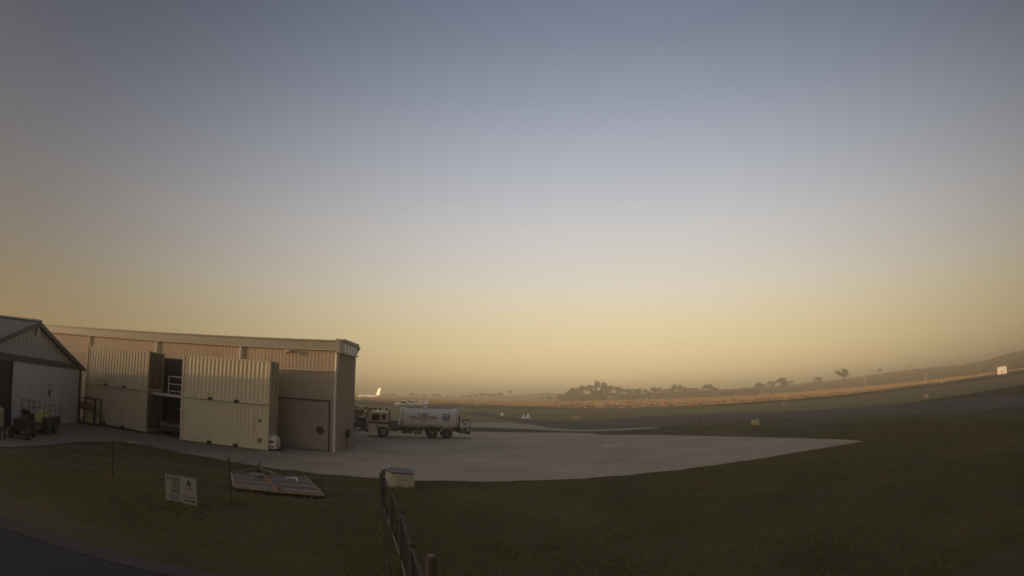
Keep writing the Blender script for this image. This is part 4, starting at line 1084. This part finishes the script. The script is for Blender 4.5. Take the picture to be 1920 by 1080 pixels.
# helicopter trolley on the grass
P0, P1, P2, P3 = (gnd(px, py, 0.17).to_2d() for px, py in ((440, 911), (608, 927), (572, 893), (433, 886)))
ex = (P1 - P0).normalized(); Lx = (P1 - P0).length
tr = thing('helicopter_trolley', 'low flat timber-decked landing trolley with rusty frame on the grass', 'trolley', (P0.x, P0.y, 0), math.atan2(ex.y, ex.x))
Rm = Matrix.Rotation(-math.atan2(ex.y, ex.x), 2)
q1, q2, q3 = Rm @ (P1 - P0), Rm @ (P2 - P0), Rm @ (P3 - P0)
def lerp2(a, b, t): return (a[0] + (b[0] - a[0]) * t, a[1] + (b[1] - a[1]) * t)
NP = 13
z0, z1 = 0.13, 0.165
for i in range(NP):
    a0, a1 = (i + 0.06) / NP, (i + 0.88) / NP
    A = lerp2((0, 0), q3, a0); Bq = lerp2(q1, q2, a0); Cq = lerp2(q1, q2, a1); Dq = lerp2((0, 0), q3, a1)
    dz = random.uniform(0, 0.012)
    mm_ = MB().prism([A, Bq, Cq, Dq], z0, z1 + dz, 'z')
    mm_.build('deck_plank', (TIMBER, TIMBER2, TIMBER, TIMBER3)[(i * 7) % 4], tr)
def bar(a, b, z, r, m_, nm, z2=None): return MB().tube([(a[0], a[1], z), (b[0], b[1], z if z2 is None else z2)], r, 5).build(nm, m_, tr)
c00, c10, c11, c01 = (0, -0.05), (q1[0], q1[1] - 0.05), (q2[0], q2[1] + 0.05), (q3[0], q3[1] + 0.05)
bar(c00, c10, 0.14, 0.045, WOODPALE, 'front_rail'); bar(c10, c11, 0.15, 0.04, WOODPALE, 'side_rail')
bar(c11, c01, 0.15, 0.03, POSTM, 'back_rail'); bar(c01, c00, 0.15, 0.04, WOODPALE, 'side_rail')
bar(lerp2(c00, c10, 0.5), lerp2(c01, c11, 0.42), 0.19, 0.055, RUST, 'centre_beam')
bar(lerp2(c00, c10, 0.56), lerp2(c01, c11, 0.36), 0.185, 0.04, RUST, 'centre_beam')
tip = Rm @ (gnd(486, 878, 0.25).to_2d() - P0)
bar(lerp2(c01, c11, 0.06), tip, 0.19, 0.03, WOODPALE, 'drawbar', 0.28); bar(lerp2(c01, c11, 0.62), tip, 0.19, 0.03, WOODPALE, 'drawbar', 0.28)
MB().tube([(tip[0], tip[1], 0.1), (tip[0], tip[1], 0.5)], 0.035, 6).disc((tip[0], tip[1] - 0.05, 0.12), 0.12, (0, 1, 0), 0.08, 12).build('jockey_wheel', STEELD, tr)
for tt, (pa, pb) in ((0.86, (c00, c10)), (0.12, (c00, c10)), (0.15, (c01, c11)), (0.85, (c01, c11))):
    q = lerp2(pa, pb, tt); MB().disc((q[0] - 0.0, q[1] + 0.06, 0.07), 0.07, (0, 1, 0), 0.06, 14).build('wheel', RUBBER, tr)
lv = Rm @ (gnd(556, 899, 0.2).to_2d() - P0)
MB().tube([(lv[0] - 0.45, lv[1] + 0.1, 0.21), (lv[0] - 0.2, lv[1] + 0.2, 0.22), (lv[0], lv[1], 0.25), (lv[0] + 0.15, lv[1] - 0.45, 0.22)], 0.035, 6).build('tie_down_lever', WHITE, tr)
for a, b in ((0.02, 0.12),):
    MB().box(0.15, 0.55, q3[1] - 0.6, q3[1] - 0.2, 0.19, 0.22).build('hatch_plate', STEELD, tr)
    m = MB().box(-0.3, 0.25, q3[1] - 0.15, q3[1] + 0.02, 0.18, 0.26); m.build('end_cleat', STEEL, tr)

# white cable pit box near the apron edge
bp = thing('service_box', 'squat white service box with sloping dark lid at the apron edge', 'box', (-4.36, 20.0, 0), rad(6))
MB().prism([(0.0, 0.0), (0.60, 0.06), (0.60, 0.55), (-0.55, 1.5), (-0.62, 0.7)], 0.0, 0.01, 'z').build('base_plate', STEELD, bp)
bmx = MB()
lo = [(0.06, 0.0), (0.62, 0.0), (0.62, 0.75), (-0.42, 0.95), (-0.50, 0.62)]
hi = [(-0.16, -0.02), (0.62, -0.02), (0.62, 0.85), (-0.42, 1.3), (-0.62, 0.9)]
vs = [(x, y, 0.0) for x, y in lo] + [(x, y, 0.60) for x, y in hi]
bmx.add(vs, [(0, 1, 2, 3, 4)[::-1], (5, 6, 7, 8, 9)] + [(i, (i + 1) % 5, 5 + (i + 1) % 5, 5 + i) for i in range(5)])
PITW = mat('pit_cream', (0.46, 0.41, 0.30), 0.7, vscale=3, var=0.2)
bmx.build('box_body', PITW, bp)
MB().add([(-0.20, -0.04, 0.603), (0.64, -0.04, 0.603), (0.64, 0.88, 0.603), (-0.44, 1.33, 0.603), (-0.65, 0.9, 0.603), (-0.20, -0.04, 0.655), (0.60, 0.0, 0.655), (0.5, 0.8, 0.70), (-0.40, 1.25, 0.70), (-0.6, 0.88, 0.66)],
         [(0, 1, 2, 3, 4)[::-1], (5, 6, 7, 8, 9), (0, 1, 6, 5), (1, 2, 7, 6), (2, 3, 8, 7), (3, 4, 9, 8), (4, 0, 5, 9)]).build('lid', mat('lid_dark', (0.06, 0.06, 0.055), 0.6), bp)
MB().box(0.0, 0.5, -0.028, -0.02, 0.35, 0.365).build('latch_groove', STEELD, bp)

# ------------------------------------------------------------------ gear parked before the gabled shed at the far left
ct = thing('cage_trailer', 'box trailer with wire cage and yellow load before the shed door', 'trailer', (-25.8, 20.8, 0), rad(-62))
MB().box(0, 2.6, 0, 1.4, 0.45, 0.55).build('tray', RED, ct)
for s in (0.0, 1.36): MB().box(0, 2.6, s, s + 0.04, 0.55, 0.9).build('side', RED, ct)
for x in (0.02, 0.85, 1.7, 2.56):
    for y in (0.0, 1.37): MB().box(x, x + 0.035, y, y + 0.03, 0.9, 1.55).build('cage_post', STEELD, ct)
for z in (1.2, 1.52):
    MB().box(0.02, 2.6, -0.005, -0.001, z, z + 0.03).box(0.02, 2.6, 1.402, 1.41, z, z + 0.03).build('cage_rail', STEELD, ct)
MB().tube([(2.6, 0.7, 0.5), (3.7, 0.7, 0.45)], 0.04, 6).build('drawbar', STEELD, ct)
for y in (-0.2, 1.42): MB().disc((1.3, y, 0.3), 0.3, (0, 1, 0), 0.18, 16).build('wheel', RUBBER, ct)
o = tag(MB().box(0, 0.9, 0, 0.8, 0, 0.6).build('yellow_tub', YELLOW), 'faded yellow tub loaded inside the cage trailer', 'tub'); o.location = (-25.0, 20.2, 0.552); o.rotation_euler = (0, 0, rad(-62))
tc_ = thing('ride_on_mower', 'red ride-on tractor parked at the left edge before the shed', 'tractor', (-22.9, 17.3, 0), rad(-50))
MB().box(-0.2, 1.0, -0.28, 0.28, 0.5, 0.95).build('bonnet', RED, tc_)
MB().prism([(-0.9, 0.4), (-0.9, 0.75), (-0.35, 0.8), (-0.2, 0.4)], -0.45, 0.45, 'y').build('mudguards', RED, tc_)
MB().prism([(-0.85, 0.8), (-0.95, 1.25), (-0.85, 1.27), (-0.72, 0.9), (-0.35, 0.88), (-0.35, 0.8)], -0.24, 0.24, 'y').build('seat', BLACK, tc_)
MB().tube([(-0.15, 0, 0.9), (-0.32, 0, 1.2)], 0.02, 6).disc((-0.32, 0, 1.2), 0.19, (-0.5, 0, 0.8), 0.03, 16).build('steering_wheel', BLACK, tc_)
MB().box(0.98, 1.03, -0.24, 0.24, 0.52, 0.9).build('grille', STEELD, tc_)
for x, r_ in ((-0.6, 0.42), (0.75, 0.28)):
    for y in (-0.55, 0.38): MB().disc((x, y, r_), r_, (0, 1, 0), 0.18, 18).build('wheel', RUBBER, tc_)
MB().tube([(-0.95, -0.35, 0.8), (-0.95, -0.35, 1.75), (-0.95, 0.35, 1.75), (-0.95, 0.35, 0.8)], 0.03, 6).build('roll_bar', STEELD, tc_)
dmm = thing('oil_drum', 'x', 'drum', (-23.6, 19.6, 0), 0, 'drums beside the cage trailer')
MB().tube([(0, 0, 0), (0, 0, 0.02), (0, 0, 0.3), (0, 0, 0.32), (0, 0, 0.6), (0, 0, 0.62), (0, 0, 0.88)], [0.28, 0.29, 0.29, 0.305, 0.305, 0.29, 0.29], 18).build('barrel', GREEN, dmm)
MB().disc((0, 0, 0.881), 0.26, (0, 0, 1), 0.012, 18).build('drum_lid', STEELD, dmm)
dmm['label'] = 'green drum standing nearest the apron before the shed'
copy_tree(dmm, (-24.3, 20.3, 0), label='green drum next to the cage trailer wheel')
wt = thing('water_tank', 'small cream tank on a dark stand at the extreme left edge', 'tank', (-22.6, 15.2, 0), rad(-50))
MB().tube([(0, 0, 0.55), (0, 0, 0.6), (0, 0, 1.35), (0, 0, 1.5)], [0.45, 0.5, 0.5, 0.2], 18).build('tank_shell', mat('tank_cream', (0.3, 0.25, 0.14), 0.6), wt)
MB().box(-0.5, 0.5, -0.5, 0.5, 0.45, 0.55).box(-0.5, -0.42, -0.5, -0.42, 0, 0.45).box(0.42, 0.5, -0.5, -0.42, 0, 0.45).box(-0.5, -0.42, 0.42, 0.5, 0, 0.45).box(0.42, 0.5, 0.42, 0.5, 0, 0.45).build('stand', STEELD, wt)

# ------------------------------------------------------------------ grass blades near the camera
gb = MB(); rg = random.Random(11)
def on_grass(x, y):
    if y < 9.3 + 0.05 * x and x < 0: 
        return y > 8.9 + 0.12 * x + 0.3 and not (x < 0 and 6.4 + 0.1 * x < y < 9.2 + 0.09 * x)
    return True
edge_s = sorted([(e[0], e[1]) for e in edge if e[1] > 22], key=lambda e: e[0])
def apron_y(x):
    if x < edge_s[0][0]: return 13
    for (a, ya), (b, yb) in zip(edge_s, edge_s[1:]):
        if a <= x <= b: return ya + (yb - ya) * (x - a) / (b - a)
    return 999
cnt = 0
while cnt < 40000:
    x = rg.uniform(-19.5, 34); y = 7 + 30 * rg.random() ** 1.3
    if y > apron_y(x) - 0.05 + 0.12 * rg.random() or not on_grass(x, y): continue
    if x < -2 and y < 9.4: continue
    cl_ = 0.35 * mnoise.noise(Vector((x * 0.3, y * 0.3, 2))) + 0.3
    if rg.random() > 0.35 + cl_: continue
    hh_ = rg.uniform(0.02, 0.06) * (1 + max(0, cl_))
    for _ in range(3):
        ax, ay = x + rg.gauss(0, .05), y + rg.gauss(0, .05); dx, dy = rg.gauss(0, .02), rg.gauss(0, .02); wv_ = rg.uniform(0.008, 0.02)
        gb.add([(ax - wv_, ay, 0), (ax + wv_, ay, 0), (ax + dx, ay + dy, hh_)], [(0, 1, 2)])
    cnt += 1
for (x0, y0) in fpts + cpts + [(-1.45, 9.55), (-9.8, 12.95), (-8.9, 12.95), (-4.3, 19.9), (-3.8, 19.9)]:
    for _ in range(90):
        ax, ay = x0 + rg.gauss(0, .13), y0 + rg.gauss(0, .13); hh_ = rg.uniform(0.08, 0.26); dx, dy = rg.gauss(0, .07), rg.gauss(0, .07)
        gb.add([(ax - .009, ay, 0), (ax + .009, ay, 0), (ax + dx, ay + dy, hh_)], [(0, 1, 2)])
tag(gb.build('grass', BLADE), 'short rough grass in the foreground', 'grass', kind='stuff')

# ------------------------------------------------------------------ haze
hz = bpy.data.materials.new('haze_air'); hz.use_nodes = True
n_ = hz.node_tree.nodes; n_.clear()
pv = n_.new('ShaderNodeVolumePrincipled'); ov = n_.new('ShaderNodeOutputMaterial')
pv.inputs['Color'].default_value = (1.0, 0.92, 0.74, 1); pv.inputs['Density'].default_value = 0.0014
pv.inputs['Anisotropy'].default_value = 0.86
hz.node_tree.links.new(pv.outputs[0], ov.inputs['Volume'])
tag(MB().box(-3050, 3050, -3050, 3050, -3, 38).build('haze', hz), 'thin warm dawn haze over the airfield', 'haze', kind='stuff')
